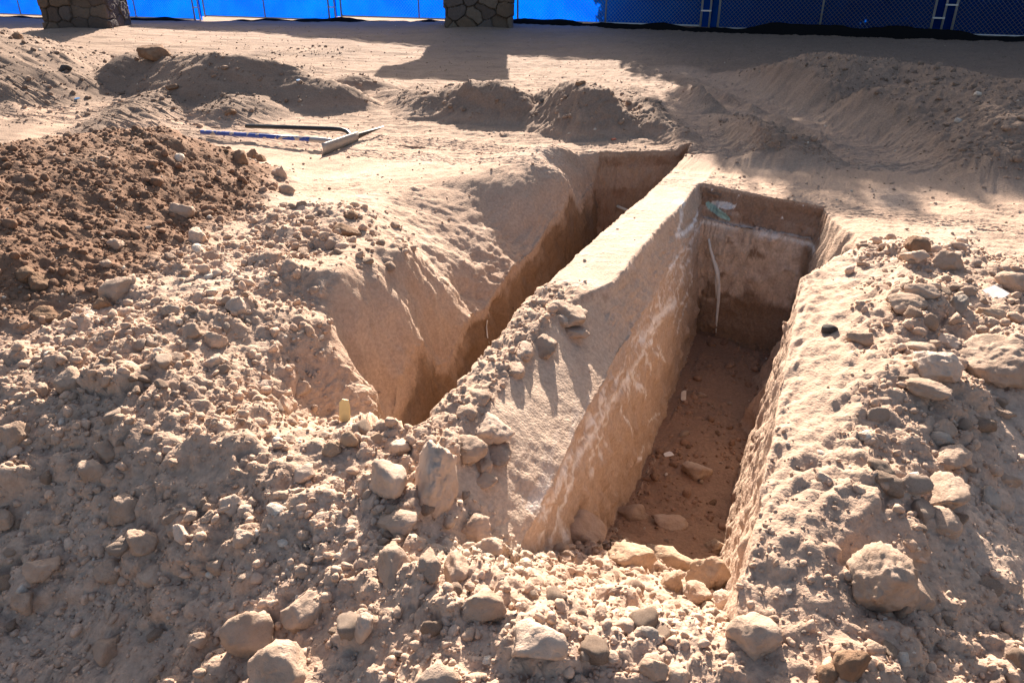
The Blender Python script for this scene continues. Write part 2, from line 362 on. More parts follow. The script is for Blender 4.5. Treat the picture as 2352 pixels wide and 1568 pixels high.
for pl, wd in STROKES:
    q = [onplane(a, b, -.81) for a, b in pl]; dm = np.full(lsel.sum(), 9.0)
    for a, b in zip(q[:-1], q[1:]):
        dx, dy = b[0]-a[0], b[1]-a[1]; t = np.clip(((V[lsel]-a[0])*dx+(Z[lsel]-a[1])*dy)/(dx*dx+dy*dy+1e-9), 0, 1)
        dm = np.minimum(dm, np.hypot(V[lsel]-a[0]-t*dx, Z[lsel]-a[1]-t*dy))
    smark[lsel] = np.maximum(smark[lsel], np.exp(-(dm/wd)**2))
C = mixc(C, WHITE, np.minimum(smark*1.5, 1)*sstep(-.55, -.1, nf+.5*scuff))
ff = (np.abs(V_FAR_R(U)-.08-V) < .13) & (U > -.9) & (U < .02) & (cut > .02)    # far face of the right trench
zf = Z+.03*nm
C = mixc(C, BROWN*1.15, np.where(ff & (zf > -.25), .75, 0)); C = mixc(C, DUST, np.where(ff & (zf > -.245) & (zf < -.14), .55*sstep(-.3, .1, nb+nm*.6), 0))
wz = fbm(U*3.2, Z*3.2, U*0+11, 4); wq = fbm(U*13, Z*13, U*0+15, 4)
pat = sstep(-.84, -.76, Z+.26*wz+.07*wq)*(1-sstep(-.26, -.235, Z))*sstep(-.03, .03, -.10-U+.10*wz)*(1-sstep(.12, .22, wz-.25*wq-.9*np.abs(U+.62)))
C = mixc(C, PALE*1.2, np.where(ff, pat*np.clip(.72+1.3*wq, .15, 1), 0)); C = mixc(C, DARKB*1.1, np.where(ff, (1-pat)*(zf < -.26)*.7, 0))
C = mixc(C, WHITE, np.where(ff, np.exp(-((Z+.262+.01*nm)/.022)**2)*sstep(-.45, .0, nm+.5*nf), 0))
teal = ff & (np.hypot((U+.76)/.10, (Z+.17+.4*(U+.76))/.035) < 1+.3*nm); C = mixc(C, np.array([.36,.62,.60]), np.where(teal, .9, 0))
whb = ff & (np.hypot((U+.72)/.09, (Z+.115)/.028) < 1+.5*nm); C = mixc(C, WHITE, np.where(whb, .85, 0))
chips = perlin(X*21+3, Y*21, Z*21)
C = mixc(C, WHITE, np.where(ff & (Z > -.2), sstep(.62, .7, chips), 0))
# left trench: far face and cut face
fl = (V > V_FAR_L(U)-.2) & (U < -1.15) & (U > -2.2) & (cut > .04)
C = mixc(C, BROWN*1.15, np.where(fl, .6+.4*sstep(0, .3, nm), 0)); C = mixc(C, TAN, np.where(fl & (Z < -.14+.03*nm) & (Z > -.33), .6, 0))
C = mixc(C, WHITE, np.where(fl, sstep(.42, .55, fbm(U*22, U*22, Z*.8, 2))*.5, 0))
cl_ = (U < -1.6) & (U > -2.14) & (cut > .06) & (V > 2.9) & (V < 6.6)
C = mixc(C, np.array([.155,.110,.085]), np.where(cl_, .85*sstep(.10, .22, cut), 0)); C = mixc(C, DARKB, np.where(cl_, sstep(-.25, .35, fbm(V*4, Z*1.6, U, 3)+.25-.8*(V-3.9)**2*(V < 3.9))*.85, 0));  # slot's deep shade painted into the cut face, over real dark staining
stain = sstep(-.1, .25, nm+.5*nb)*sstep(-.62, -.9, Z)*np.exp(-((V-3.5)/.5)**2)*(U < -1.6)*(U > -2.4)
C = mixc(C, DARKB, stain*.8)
C *= (1+.10*nf+.10*nm)[..., None]
C = np.clip(C, .02, .9)

# ------------------------------------------------------------------ materials
def newmat(name):
    m = bpy.data.materials.new(name); m.use_nodes = True
    nt = m.node_tree; b = nt.nodes['Principled BSDF']
    return m, nt, b
def link(nt, a, b): nt.links.new(a, b)
def noise_node(nt, vec, scale, detail=4, rough=.55):
    n = nt.nodes.new('ShaderNodeTexNoise'); n.inputs['Scale'].default_value = scale; n.inputs['Detail'].default_value = detail
    n.inputs['Roughness'].default_value = rough; link(nt, vec, n.inputs['Vector']); return n
def soil_mat():
    m, nt, b = newmat('soil')
    at_ = nt.nodes.new('ShaderNodeAttribute'); at_.attribute_name = 'soil'
    tc = nt.nodes.new('ShaderNodeTexCoord'); v = tc.outputs['Object']
    n = noise_node(nt, v, 55, 5, .65)
    mr = nt.nodes.new('ShaderNodeMapRange'); mr.inputs['From Min'].default_value = .3; mr.inputs['From Max'].default_value = .7
    mr.inputs['To Min'].default_value = .80; mr.inputs['To Max'].default_value = 1.18; link(nt, n.outputs['Fac'], mr.inputs['Value'])
    mx = nt.nodes.new('ShaderNodeVectorMath'); mx.operation = 'SCALE'; link(nt, at_.outputs['Color'], mx.inputs[0]); link(nt, mr.outputs['Result'], mx.inputs['Scale'])
    link(nt, mx.outputs['Vector'], b.inputs['Base Color'])
    b.inputs['Roughness'].default_value = .95; b.inputs['Specular IOR Level'].default_value = .12
    vo = nt.nodes.new('ShaderNodeTexVoronoi'); vo.inputs['Scale'].default_value = 75; link(nt, v, vo.inputs['Vector'])
    n2 = noise_node(nt, v, 130, 4, .6)
    ad = nt.nodes.new('ShaderNodeMath'); ad.operation = 'MULTIPLY_ADD'; link(nt, vo.outputs['Distance'], ad.inputs[0]); ad.inputs[1].default_value = -.7; link(nt, n2.outputs['Fac'], ad.inputs[2])
    bp = nt.nodes.new('ShaderNodeBump'); bp.inputs['Strength'].default_value = .55; bp.inputs['Distance'].default_value = .008
    link(nt, ad.outputs[0], bp.inputs['Height']); link(nt, bp.outputs['Normal'], b.inputs['Normal'])
    return m
SOIL = soil_mat()
def rock_mat(name, c1, c2, scale=9, spots=None, bump=.9):
    m, nt, b = newmat(name)
    tc = nt.nodes.new('ShaderNodeTexCoord'); v = tc.outputs['Object']
    oi = nt.nodes.new('ShaderNodeObjectInfo')
    off = nt.nodes.new('ShaderNodeVectorMath'); off.operation = 'MULTIPLY_ADD'; link(nt, oi.outputs['Location'], off.inputs[0]); off.inputs[1].default_value = (7, 7, 7); link(nt, v, off.inputs[2])
    v = off.outputs['Vector']
    n = noise_node(nt, v, scale, 6, .65)
    cr = nt.nodes.new('ShaderNodeValToRGB'); cr.color_ramp.elements[0].position = .35; cr.color_ramp.elements[1].position = .65
    cr.color_ramp.elements[0].color = (*c1, 1); cr.color_ramp.elements[1].color = (*c2, 1); link(nt, n.outputs['Fac'], cr.inputs[0])
    mr = nt.nodes.new('ShaderNodeMapRange'); mr.inputs['To Min'].default_value = .86; mr.inputs['To Max'].default_value = 1.12; link(nt, oi.outputs['Random'], mr.inputs['Value'])
    mx = nt.nodes.new('ShaderNodeVectorMath'); mx.operation = 'SCALE'; link(nt, cr.outputs['Color'], mx.inputs[0]); link(nt, mr.outputs['Result'], mx.inputs['Scale'])
    link(nt, mx.outputs['Vector'], b.inputs['Base Color'])
    b.inputs['Roughness'].default_value = .93; b.inputs['Specular IOR Level'].default_value = .15
    n2 = noise_node(nt, v, 85, 5, .7)
    bp = nt.nodes.new('ShaderNodeBump'); bp.inputs['Strength'].default_value = bump; bp.inputs['Distance'].default_value = .010
    link(nt, n2.outputs['Fac'], bp.inputs['Height']); link(nt, bp.outputs['Normal'], b.inputs['Normal'])
    return m
ROCK = {
 'tan': rock_mat('tan_clod', (.38,.268,.195), (.52,.385,.295)),
 'pale': rock_mat('pale_stone', (.49,.36,.275), (.62,.48,.38)),
 'brown': rock_mat('brown_clod', (.21,.125,.078), (.31,.20,.13)),
 'grey': rock_mat('grey_stone', (.29,.245,.205), (.44,.37,.31)),
 'white': rock_mat('white_stone', (.50,.43,.36), (.66,.60,.53)),
 'dark': rock_mat('dark_lump', (.05,.045,.042), (.14,.12,.105)),
 'rust': rock_mat('orange_clod', (.40,.275,.185), (.53,.385,.275)),
}
def plain(name, col, rough=.6, metal=0, spec=.4):
    m, nt, b = newmat(name)
    tc = nt.nodes.new('ShaderNodeTexCoord'); n = noise_node(nt, tc.outputs['Object'], 22, 5, .65)
    mr = nt.nodes.new('ShaderNodeMapRange'); mr.inputs['To Min'].default_value = .7; mr.inputs['To Max'].default_value = 1.3; link(nt, n.outputs['Fac'], mr.inputs['Value'])
    mx = nt.nodes.new('ShaderNodeVectorMath'); mx.operation = 'SCALE'; mx.inputs[0].default_value = col; link(nt, mr.outputs['Result'], mx.inputs['Scale'])
    link(nt, mx.outputs['Vector'], b.inputs['Base Color'])
    b.inputs['Roughness'].default_value = rough; b.inputs['Metallic'].default_value = metal; b.inputs['Specular IOR Level'].default_value = spec
    return m

# ------------------------------------------------------------------ object helpers
def tag(o, label=None, cat=None, group=None, kind=None):
    if label: o['label'] = label
    if cat: o['category'] = cat
    if group: o['group'] = group
    if kind: o['kind'] = kind
    return o
def mesh_np(name, co, quads, mat, col=None, smooth=True):
    me = bpy.data.meshes.new(name); n = len(co); f = len(quads); k = quads.shape[1]
    me.vertices.add(n); me.vertices.foreach_set('co', np.ascontiguousarray(co, np.float32).ravel())
    me.loops.add(f*k); me.loops.foreach_set('vertex_index', np.ascontiguousarray(quads, np.int32).ravel())
    me.polygons.add(f); me.polygons.foreach_set('loop_start', np.arange(f, dtype=np.int32)*k)
    me.update(calc_edges=True)
    me.polygons.foreach_set('use_smooth', np.full(f, smooth))
    if col is not None:
        a = me.color_attributes.new('soil', 'FLOAT_COLOR', 'POINT')
        c4 = np.ones((n, 4), np.float32); c4[:, :3] = col; a.data.foreach_set('color', c4.ravel())
    me.materials.append(mat); me.update()
    return me
def obj(name, me, parent=None, loc=None):
    o = bpy.data.objects.new(name, me); COL.objects.link(o)
    if parent: o.parent = parent
    if loc is not None: o.location = loc
    return o
def thing(name, label, cat, loc=(0,0,0), rz=0, group=None):
    o = bpy.data.objects.new(name, None); COL.objects.link(o); o.location = loc; o.rotation_euler = (0,0,rz); o.empty_display_size = .1
    return tag(o, label, cat, group)
class MB:
    """collects boxes, tubes and sheets into one mesh"""
    def __init__(s): s.v = []; s.f = []
    def add(s, vs, fs):
        k = len(s.v); s.v += [tuple(p) for p in vs]; s.f += [tuple(i+k for i in f) for f in fs]
    def box(s, c, h, M=None):
        vs = [Vector((sx*h[0], sy*h[1], sz*h[2])) for sz in (-1,1) for sy in (-1,1) for sx in (-1,1)]
        if M: vs = [M @ p for p in vs]
        s.add([p+Vector(c) for p in vs], [(0,2,3,1),(4,5,7,6),(0,1,5,4),(2,6,7,3),(0,4,6,2),(1,3,7,5)])
    def tube(s, pts, rad, n=10, caps=True):
        pts = [Vector(p) for p in pts]; rs = rad if isinstance(rad, (list, tuple)) else [rad]*len(pts)
        k = len(s.v); up = Vector((0,0,1))
        t0 = (pts[1]-pts[0]).normalized()
        if abs(t0.z) > .95: up = Vector((1,0,0))
        for i, p in enumerate(pts):
            t = (pts[min(i+1, len(pts)-1)]-pts[max(i-1, 0)]).normalized()
            a = t.cross(up).normalized(); b = a.cross(t)
            for j in range(n):
                an = 2*math.pi*j/n; s.v.append(tuple(p+(a*math.cos(an)+b*math.sin(an))*rs[i]))
        for i in range(len(pts)-1):
            for j in range(n):
                j2 = (j+1) % n; s.f.append((k+i*n+j, k+i*n+j2, k+(i+1)*n+j2, k+(i+1)*n+j))
        if caps:
            s.f.append(tuple(k+j for j in reversed(range(n)))); s.f.append(tuple(k+(len(pts)-1)*n+j for j in range(n)))
    def build(s, name, mat, parent=None, smooth=False):
        me = bpy.data.meshes.new(name); me.from_pydata(s.v, [], s.f); me.materials.append(mat)
        if smooth: me.polygons.foreach_set('use_smooth', [True]*len(me.polygons))
        me.update(); return obj(name, me, parent)

# ------------------------------------------------------------------ build terrain, split into things
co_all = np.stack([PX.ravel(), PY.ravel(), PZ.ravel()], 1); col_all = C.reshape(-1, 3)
idx = np.arange(NV*NU).reshape(NV, NU)
Q = np.stack([idx[:-1, :-1], idx[:-1, 1:], idx[1:, 1:], idx[1:, :-1]], -1).reshape(-1, 4)
def facemask(m): return (m[:-1, :-1] & m[1:, 1:] & m[:-1, 1:] & m[1:, :-1]).ravel()
full_me = mesh_np('full', co_all, Q, SOIL); full = obj('full', full_me)
bpy.context.view_layer.update()
def cast(px, py):
    dv_ = ray(px, py); dn = Vector(dv_).normalized()
    ok, loc, nrm, _ = full.ray_cast(Vector(CAM), dn)
    if not ok: p = at(px, py, 0); return Vector(p), Vector((0,0,1))
    return loc, nrm
def ground_z(x, y):
    ok, loc, nrm, _ = full.ray_cast(Vector((x, y, 20)), Vector((0,0,-1)))
    return loc.z if ok else 0.0

lab = np.zeros(len(Q), np.int16)                                   # 0 = ground
wallreg = (U > -1.36) & (U < -.66) & (V > 2.25) & (V < V_FAR_L(U)-.55) & (Z > -1.12) & ((cut > .015) | (U < U_RIDGE(V))) & (V < 6.1)
things = [('earth_wall', 'thin pale earth wall left standing between the two trenches, scored with white scratches', 'earth wall', facemask(wallreg)),
          ('dirt_pile', 'dark brown heap of loose crumbly soil beside the blue-handled hoe', 'dirt pile', facemask(M_pile > .5))]
HL = {'berm': 'long shaded dirt ridge behind the hoes, carrying a big brown boulder', 'left': 'tall rubbly grey dirt bank at the far left by the stone pillar',
 'clod': 'low sunlit strip of dark broken clods behind the brown heap', 'low1': 'small lone shaded dirt hump in front of the tyre streaks',
 'low2': 'low worn dirt hump left of the two steep heaps', 'mid1': 'steep flat-topped dirt heap in line with the right stone pillar', 'mid2': 'steep peaked dirt heap behind the far end of the left trench',
 'rid1': 'narrow dirt ridge just right of the peaked heap, half sunlit', 'rid2': 'broad pebbly dirt ridge between two wheel tracks', 'rid3': 'low shaded dirt ridge behind the wheel tracks',
 'bigA': 'largest shaded dirt mound, nearest the dark blue fence', 'bigB': 'second shaded dirt mound in front of the largest one', 'bigC': 'long cracked shaded dirt bank below the two big mounds', 'bigD': 'short clumpy dirt ridge right of the wheel track', 'hump': 'broad low dirt rise along the foot of the bright blue fence'}
for i, (nm_, _, _) in enumerate(HEAPS):
    things.append(('dirt_pile', HL[nm_], 'dirt pile', facemask((heapid == i) & (heapmax > .035))))
for k, t in enumerate(things): lab[t[3] & (lab == 0)] = k+1
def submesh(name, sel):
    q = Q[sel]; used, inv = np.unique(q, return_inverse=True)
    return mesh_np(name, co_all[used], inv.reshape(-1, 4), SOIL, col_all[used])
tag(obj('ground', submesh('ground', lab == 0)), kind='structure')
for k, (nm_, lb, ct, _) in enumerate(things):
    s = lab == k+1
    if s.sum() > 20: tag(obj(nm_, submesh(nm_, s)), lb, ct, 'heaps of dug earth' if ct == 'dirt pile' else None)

# ------------------------------------------------------------------ rocks
def ico(sub):
    bm = bmesh.new(); bmesh.ops.create_icosphere(bm, subdivisions=sub, radius=1)
    v = np.array([p.co[:] for p in bm.verts]); bm.verts.ensure_lookup_table()
    f = np.array([[p.index for p in fc.verts] for fc in bm.faces]); bm.free(); return v, f
ICO = {k: ico(k) for k in (1, 2, 3, 4, 5)}
def rock_shape(seed, sub, sharp=.5, rough=1.0):
    v, f = ICO[sub]; g = np.random.default_rng(seed)
    n = g.normal(size=(9, 3)); n /= np.linalg.norm(n, axis=1)[:, None]
    dk = g.uniform(.55, .95, 9)
    n = np.vstack([n, [[0,0,-1]]]); dk = np.append(dk, .75)
    o_ = g.uniform(0, 50, 3)
    vw = v+.20*np.stack([fbm(v[:, 0]*2.1+o_[k], v[:, 1]*2.1+o_[(k+1) % 3], v[:, 2]*2.1+k*9, 2) for k in range(3)], 1)
    vw /= np.linalg.norm(vw, axis=1)[:, None]
    dots = vw @ n.T
    rr = np.where(dots > .05, dk/np.maximum(dots, .05), 9)
    p = lerp(12.0, 40.0, sharp)
    r = (np.sum(np.minimum(rr, 3.0)**-p, axis=1))**(-1/p)
    r = np.minimum(r, 1.12)
    o = g.uniform(0, 50, 3)
    w = v*r[:, None]
    fine = fbm(w[:, 0]*13+o[1], w[:, 1]*13+o[0], w[:, 2]*13+o[2], 3) if sub > 3 else 0
    a = fbm(w[:, 0]*1.6+o[0], w[:, 1]*1.6+o[1], w[:, 2]*1.6+o[2], 3)
    b = fbm(w[:, 0]*5+o[1], w[:, 1]*5+o[2], w[:, 2]*5+o[0], 4) if sub > 2 else 0
    c = np.abs(fbm(w[:, 0]*2.7+o[2], w[:, 1]*2.7+o[0], w[:, 2]*2.7+o[1], 3)) if sub > 2 else 0
    w = w*(1+.15*rough*a+.115*rough*b-.13*rough*c+.035*fine)[:, None]
    w -= (w.max(0)+w.min(0))/2
    return w/np.abs(w).max(0), f
ALLROCK = []
def place_rock(px, py, w, h, mat, label, seed=None, sharp=.5, sub=4, sink=.32, rot=0, flat=None, tilt=0, name='rock', group=None, cat='rock', rough=1.0):
    """px, py = centre of the stone in the picture, w, h its size there; it comes to stand on the earth under that spot"""
    loc, nrm = cast(px, py+h*.30)
    t = depth_of(loc); k = t/FPX
    loc = Vector(loc)
    ph = math.atan2(CAM[2]-loc.z, math.hypot(loc.x, loc.y))      # view angle below level
    sx = w*k/2; hh = h*k/2
    asp = flat if flat is not None else .85                      # vertical / horizontal-depth ratio
    sy = hh/math.sqrt(math.sin(ph)**2+(asp*math.cos(ph))**2); sz = sy*asp
    seed = seed if seed is not None else int(px*7+py*13)
    vs, f = rock_shape(seed, sub, sharp, rough)
    vs = vs*np.array([sx, sy, sz])
    if rot:   # turn in the picture plane (about the view axis, nearly)
        a = R(rot); M = Matrix.Rotation(-a, 3, Vector((loc.x, loc.y, loc.z-CAM[2])).normalized())
        vs = vs @ np.array(M).T
    me = mesh_np(name, vs, f, ROCK[mat])
    up = nrm*.5+Vector((0,0,1)); up.normalize()
    pos = loc+up*(sz*(1-2*sink)*.45+sy*.10)
    o = obj(name, me, loc=pos)
    az = math.atan2(-loc.x, loc.y); o.rotation_euler = (0, 0, az)
    tag(o, label, cat, group); ALLROCK.append((pos, max(sx, sy)))
    return o
HERO = [ # px, py, w, h, material, label, options
 (578,1432,128,135,'tan','large upright tan rock at the bottom, leaning behind a rough cube-shaped block',dict(sharp=.35,flat=1.1)),
 (652,1512,150,135,'tan','big rough block-shaped rock cut off by the bottom edge, in front of another large rock',dict(sharp=.6,flat=1.0)),
 (702,1385,108,80,'tan','smooth oblong tan rock tilted up to the right, in the lower left foreground',dict(sharp=.3,rot=33,flat=.8)),
 (256,1470,70,74,'tan','rounded rock alone in the shaded lower left corner',dict(sharp=.4,flat=1.0)),
 (1240,1450,132,92,'pale','pale angular rock in the middle of the bottom foreground, dark gap under it',dict(sharp=.8,flat=.8)),
 (1006,1533,108,78,'tan','brownish rough rock on the bottom edge left of the pale angular rock',dict(sharp=.5)),
 (1110,1367,112,82,'tan','angular rock with a flat front just below the near end of the earth wall',dict(sharp=.85,flat=.9)),
 (836,1425,50,66,'pale','small upright pale stone right of the tilted oblong rock',dict(sharp=.6,flat=1.2)),
 (455,1460,45,38,'tan','small light stone left of the large upright rock',dict(sharp=.5)),
 (2020,1288,160,168,'tan','largest boulder-like clod on the right bank, cracked along its lower edge',dict(sharp=.45,flat=.8,sub=5)),
 (2092,1345,95,110,'tan','jagged slab tucked behind the largest clod on the right bank',dict(sharp=.8,flat=.6,sink=.35)),
 (1728,1432,130,108,'tan','blocky half-sunk rock below the right corner of the near trench lip',dict(sharp=.6,sink=.3)),
 (1600,1352,74,64,'tan','rounded rock sitting on the near lip of the right trench',dict(sharp=.3)),
 (1662,1368,50,46,'pale','small pale rock right beside the rounded lip rock',dict(sharp=.6)),
 (1540,1282,105,68,'rust','sunlit orange clod in the cluster on the near slope of the right trench',dict(sharp=.5)),
 (1622,1302,84,74,'rust','pointed sunlit orange clod by the right wall at the trench mouth',dict(sharp=.6,flat=1.1)),
 (1545,1328,45,48,'rust','smallest of the sunlit orange clods at the trench mouth',dict(sharp=.4)),
 (1450,1262,95,50,'rust','flat sunlit orange lump on the near slope of the right trench',dict(sharp=.5,flat=.5,sink=.4)),
 (1330,1200,124,90,'tan','big brown boulder against the foot of the earth wall inside the right trench',dict(sharp=.4,flat=.9)),
 (1600,1073,72,48,'tan','lone rounded rock on the shaded floor of the right trench',dict(sharp=.4)),
 (1445,1165,90,52,'tan','half-buried lump behind the boulder inside the right trench',dict(sharp=.5,sink=.4,flat=.6)),
 (1540,1195,80,40,'tan','flat lump on the shaded slope of the right trench, beside the right wall',dict(sharp=.5,sink=.4,flat=.6)),
 (1005,1068,105,170,'pale','tall pale rock standing at the near end of the earth wall, deeply grooved',dict(sharp=.75,flat=1.3,rot=-8,sub=5,sink=.2)),
 (886,1078,92,95,'pale','pale rounded slab leaning on the left of the tall split rock',dict(sharp=.4,flat=.8)),
 (1130,962,104,74,'pale','disc-shaped pale rock perched on the right edge of the earth wall',dict(sharp=.3,flat=.6,sink=.2)),
 (1072,1004,98,76,'tan','tan rock under the disc-shaped rock on the earth wall',dict(sharp=.5,sink=.35)),
 (1140,1030,70,55,'tan','jagged slab sticking out below the disc-shaped rock',dict(sharp=.8,sink=.35,flat=.6)),
 (920,1018,52,42,'pale','small pale rock on the lip of the left trench, beside the tall split rock',dict(sharp=.5)),
 (1076,1046,42,28,'tan','small squared stone right of the tall split rock',dict(sharp=.7)),
 (1110,1055,45,45,'tan','small flat stone wedged right of the squared stone',dict(sharp=.6,flat=.6)),
 (1110,1092,70,36,'tan','thin flaky slab below the cluster at the end of the earth wall',dict(sharp=.8,flat=.4,sink=.35)),
 (1300,705,100,55,'tan','broad slab at the left edge of the earth wall top, first of the rubble',dict(sharp=.6,flat=.6,sink=.55)),
 (1292,727,50,28,'pale','small pale stone lying in front of the broad slab on the earth wall',dict(sharp=.5,flat=.6)),
 (1318,757,72,36,'tan','flat stone with a dark crack under it on the earth wall rubble',dict(sharp=.6,flat=.5)),
 (1246,777,70,52,'tan','rounded reddish stone at the left rim of the earth wall rubble',dict(sharp=.4,sink=.75)),
 (1205,795,42,42,'pale','pale knob on the left rim of the earth wall, below the reddish stone',dict(sharp=.4,sink=.7)),
 (1182,838,48,40,'tan','worn stone half sunk in the left rim of the earth wall',dict(sharp=.4,sink=.65)),
 (1105,900,50,45,'tan','rounded stone on the left rim of the earth wall above the disc-shaped rock',dict(sharp=.4)),
 (1072,935,50,40,'tan','small stone on the left rim just left of the disc-shaped rock',dict(sharp=.5)),
 (916,1186,104,64,'tan','wide wedge-shaped slab below the tall split rock',dict(sharp=.85,flat=.6)),
 (905,1272,86,120,'tan','long pitted slab lying below the wedge-shaped slab',dict(sharp=.6,flat=.5,sink=.35)),
 (985,1280,55,75,'tan','narrow buried slab right of the long pitted slab',dict(sharp=.6,flat=.5,sink=.4)),
 (1050,1285,65,75,'tan','buried round-topped slab left of the trench mouth',dict(sharp=.5,flat=.6,sink=.4)),
 (1090,1200,80,70,'tan','crumbly sunlit clod on the corner between earth wall and near lip',dict(sharp=.4)),
 (1125,1250,60,60,'tan','small crumbly clod at the foot of the earth wall corner',dict(sharp=.4)),
 (292,1152,90,68,'tan','dark-sided wide rock with a gap beneath, in the left foreground slope',dict(sharp=.5)),
 (247,1022,52,50,'tan','rounded stone high on the left foreground crest',dict(sharp=.4)),
 (215,1065,60,60,'tan','larger dull stone just below the rounded crest stone',dict(sharp=.5,sink=.35)),
 (160,863,64,52,'tan','grey-tan rock standing out at left, below the brown heap',dict(sharp=.5)),
 (40,985,66,60,'tan','pyramid-shaped rock at the left edge of the picture',dict(sharp=.8,flat=1.1)),
 (97,890,36,40,'tan','upright small rock between the grey-tan rock and the left edge',dict(sharp=.7,flat=1.2)),
 (275,655,90,62,'tan','large dusty clod at the foot of the brown heap',dict(sharp=.4)),
 (237,692,46,44,'brown','round brown rock just below the large dusty clod',dict(sharp=.4)),
 (103,718,62,46,'brown','dark brown rounded rock low on the brown heap',dict(sharp=.3)),
 (149,722,36,30,'brown','smaller dark brown rock touching the rounded one',dict(sharp=.3)),
 (62,625,45,40,'brown','grey-brown stone near the left edge of the brown heap',dict(sharp=.4)),
 (92,640,46,46,'brown','paired grey-brown stone right of the one near the edge',dict(sharp=.4)),
 (415,475,66,42,'tan','pale wedge-shaped stone bedded in the middle of the brown heap',dict(sharp=.7,flat=.7)),
 (270,556,42,32,'tan','light angular stone half way down the brown heap',dict(sharp=.7)),
 (452,537,44,44,'pale','pale blocky stone at the lower right foot of the brown heap',dict(sharp=.7)),
 (490,585,36,30,'tan','tan stone just below the pale blocky one',dict(sharp=.4)),
 (243,603,32,22,'tan','small flat stone above the large dusty clod',dict(sharp=.4)),
 (548,693,64,50,'pale','sunlit pale rock on the left bank shoulder above the scoop',dict(sharp=.4)),
 (495,771,55,46,'tan','round rock half way down the left bank',dict(sharp=.3)),
 (490,826,55,34,'pale','light flat-sided rock below the round rock on the left bank',dict(sharp=.7)),
 (392,705,42,26,'grey','greyish sharp stone left of the sunlit pale rock',dict(sharp=.8)),
 (440,752,46,40,'tan','buried knob left of the round rock on the left bank',dict(sharp=.4,sink=.4)),
 (400,820,50,26,'tan','flattened pale clod in the left bank rubble',dict(sharp=.4,flat=.6)),
 (797,523,66,40,'brown','rusty brown flat rock on top of the left trench bank, lower of a pair',dict(sharp=.4,flat=.7)),
 (802,491,42,26,'brown','rusty brown rock stacked above the flat rusty one',dict(sharp=.4)),
 (764,554,40,32,'tan','tan rock tucked under the rusty pair on the bank',dict(sharp=.5)),
 (641,390,34,44,'pale','pale upright stone near the right end of the brown heap',dict(sharp=.6,flat=1.1)),
 (660,432,38,34,'tan','rounded tan stone below the pale upright stone',dict(sharp=.4)),
 (548,358,42,40,'brown','brown lump in the clod cluster at the right end of the brown heap',dict(sharp=.5)),
 (580,352,28,32,'brown','pointed brown lump right of the clod cluster',dict(sharp=.7,flat=1.2)),
 (600,362,24,24,'brown','smallest brown lump at the right end of the heap',dict(sharp=.5)),
 (690,882,50,40,'tan','rounded clod sunk in the left trench slope',dict(sharp=.4,sink=.4)),
 (652,918,44,52,'tan','crumbling clod on the near left rim of the left trench',dict(sharp=.6)),
 (605,880,46,30,'pale','small pale blocky stone on the near left rim of the left trench',dict(sharp=.8)),
 (802,1000,42,46,'rust','orange upright clod on the lip of the left trench',dict(sharp=.5,flat=1.1)),
 (760,1022,46,36,'rust','orange clod left of the upright clod on the trench lip',dict(sharp=.5)),
 (868,1000,36,30,'rust','orange clod on the lip of the left trench, right of the upright one',dict(sharp=.5)),
 (700,1082,56,48,'pale','dusty white rock on the bright crest in front of the left trench',dict(sharp=.4)),
 (2143,830,112,92,'pale','prominent pale faceted rock near the right edge, dark crack below',dict(sharp=.7,flat=.9,sub=5)),
 (2290,812,175,115,'tan','massive smooth block at the right edge beside the faceted rock',dict(sharp=.75,flat=.7,sub=5,sink=.3)),
 (2130,882,100,42,'tan','thin slab under the prominent faceted rock',dict(sharp=.6,flat=.5,sink=.35)),
 (2105,790,80,40,'tan','sloping slab behind the prominent faceted rock',dict(sharp=.7,flat=.5,sink=.35)),
 (2178,780,50,34,'pale','small bright rock between faceted rock and massive block',dict(sharp=.7)),
 (2105,556,58,46,'brown','rough brown clod at the top of the right bank',dict(sharp=.5)),
 (2170,592,74,54,'tan','twin-humped clod at the top of the right bank',dict(sharp=.4)),
 (2100,582,66,30,'tan','low slab joining the two clods at the top of the right bank',dict(sharp=.6,flat=.6,sink=.35)),
 (2080,690,90,46,'tan','broad smooth slab in the middle of the right bank',dict(sharp=.5,flat=.6,sink=.35)),
 (2120,660,80,36,'tan','flat slab above the broad smooth slab on the right bank',dict(sharp=.6,flat=.6,sink=.35)),
 (2215,665,46,34,'tan','angular stone left of the flat white fragment',dict(sharp=.8)),
 (2200,692,42,46,'grey','grey glossy stone left of the white fragment',dict(sharp=.4)),
 (2275,715,66,34,'rust','reddish rock in shade under the white fragment',dict(sharp=.5)),
 (2330,640,90,60,'tan','big smooth clod at the right edge, behind the white fragment',dict(sharp=.4)),
 (1905,752,36,26,'dark','blackened lump on the sunlit right bank',dict(sharp=.6)),
 (1975,770,62,36,'tan','streaked stone on the right bank, right of the blackened lump',dict(sharp=.4,sink=.35)),
 (2165,975,60,46,'tan','clod below the thin slab on the right bank',dict(sharp=.4,sink=.3)),
 (2160,1000,60,36,'grey','dull grey stone on the shaded side of the right bank',dict(sharp=.5)),
 (2300,942,60,26,'tan','flat stone near the right edge in the shaded slope',dict(sharp=.5,flat=.6)),
 (2318,1095,48,36,'tan','rounded sunlit stone near the right edge',dict(sharp=.4)),
 (2268,1130,54,56,'grey','grey chipped slab on the right slope',dict(sharp=.8,flat=.7)),
 (2172,1112,92,90,'tan','layered slab overhanging the right slope, left of the grey chipped slab',dict(sharp=.8,flat=.5,sink=.3)),
 (2165,1180,80,70,'tan','flaking slab below the layered slab on the right slope',dict(sharp=.7,flat=.6,sink=.3)),
 (2180,1040,90,60,'tan','upper layered slab on the right slope',dict(sharp=.8,flat=.5,sink=.3)),
 (1892,1092,40,26,'pale','small pale stone alone on the smooth right bank',dict(sharp=.5)),
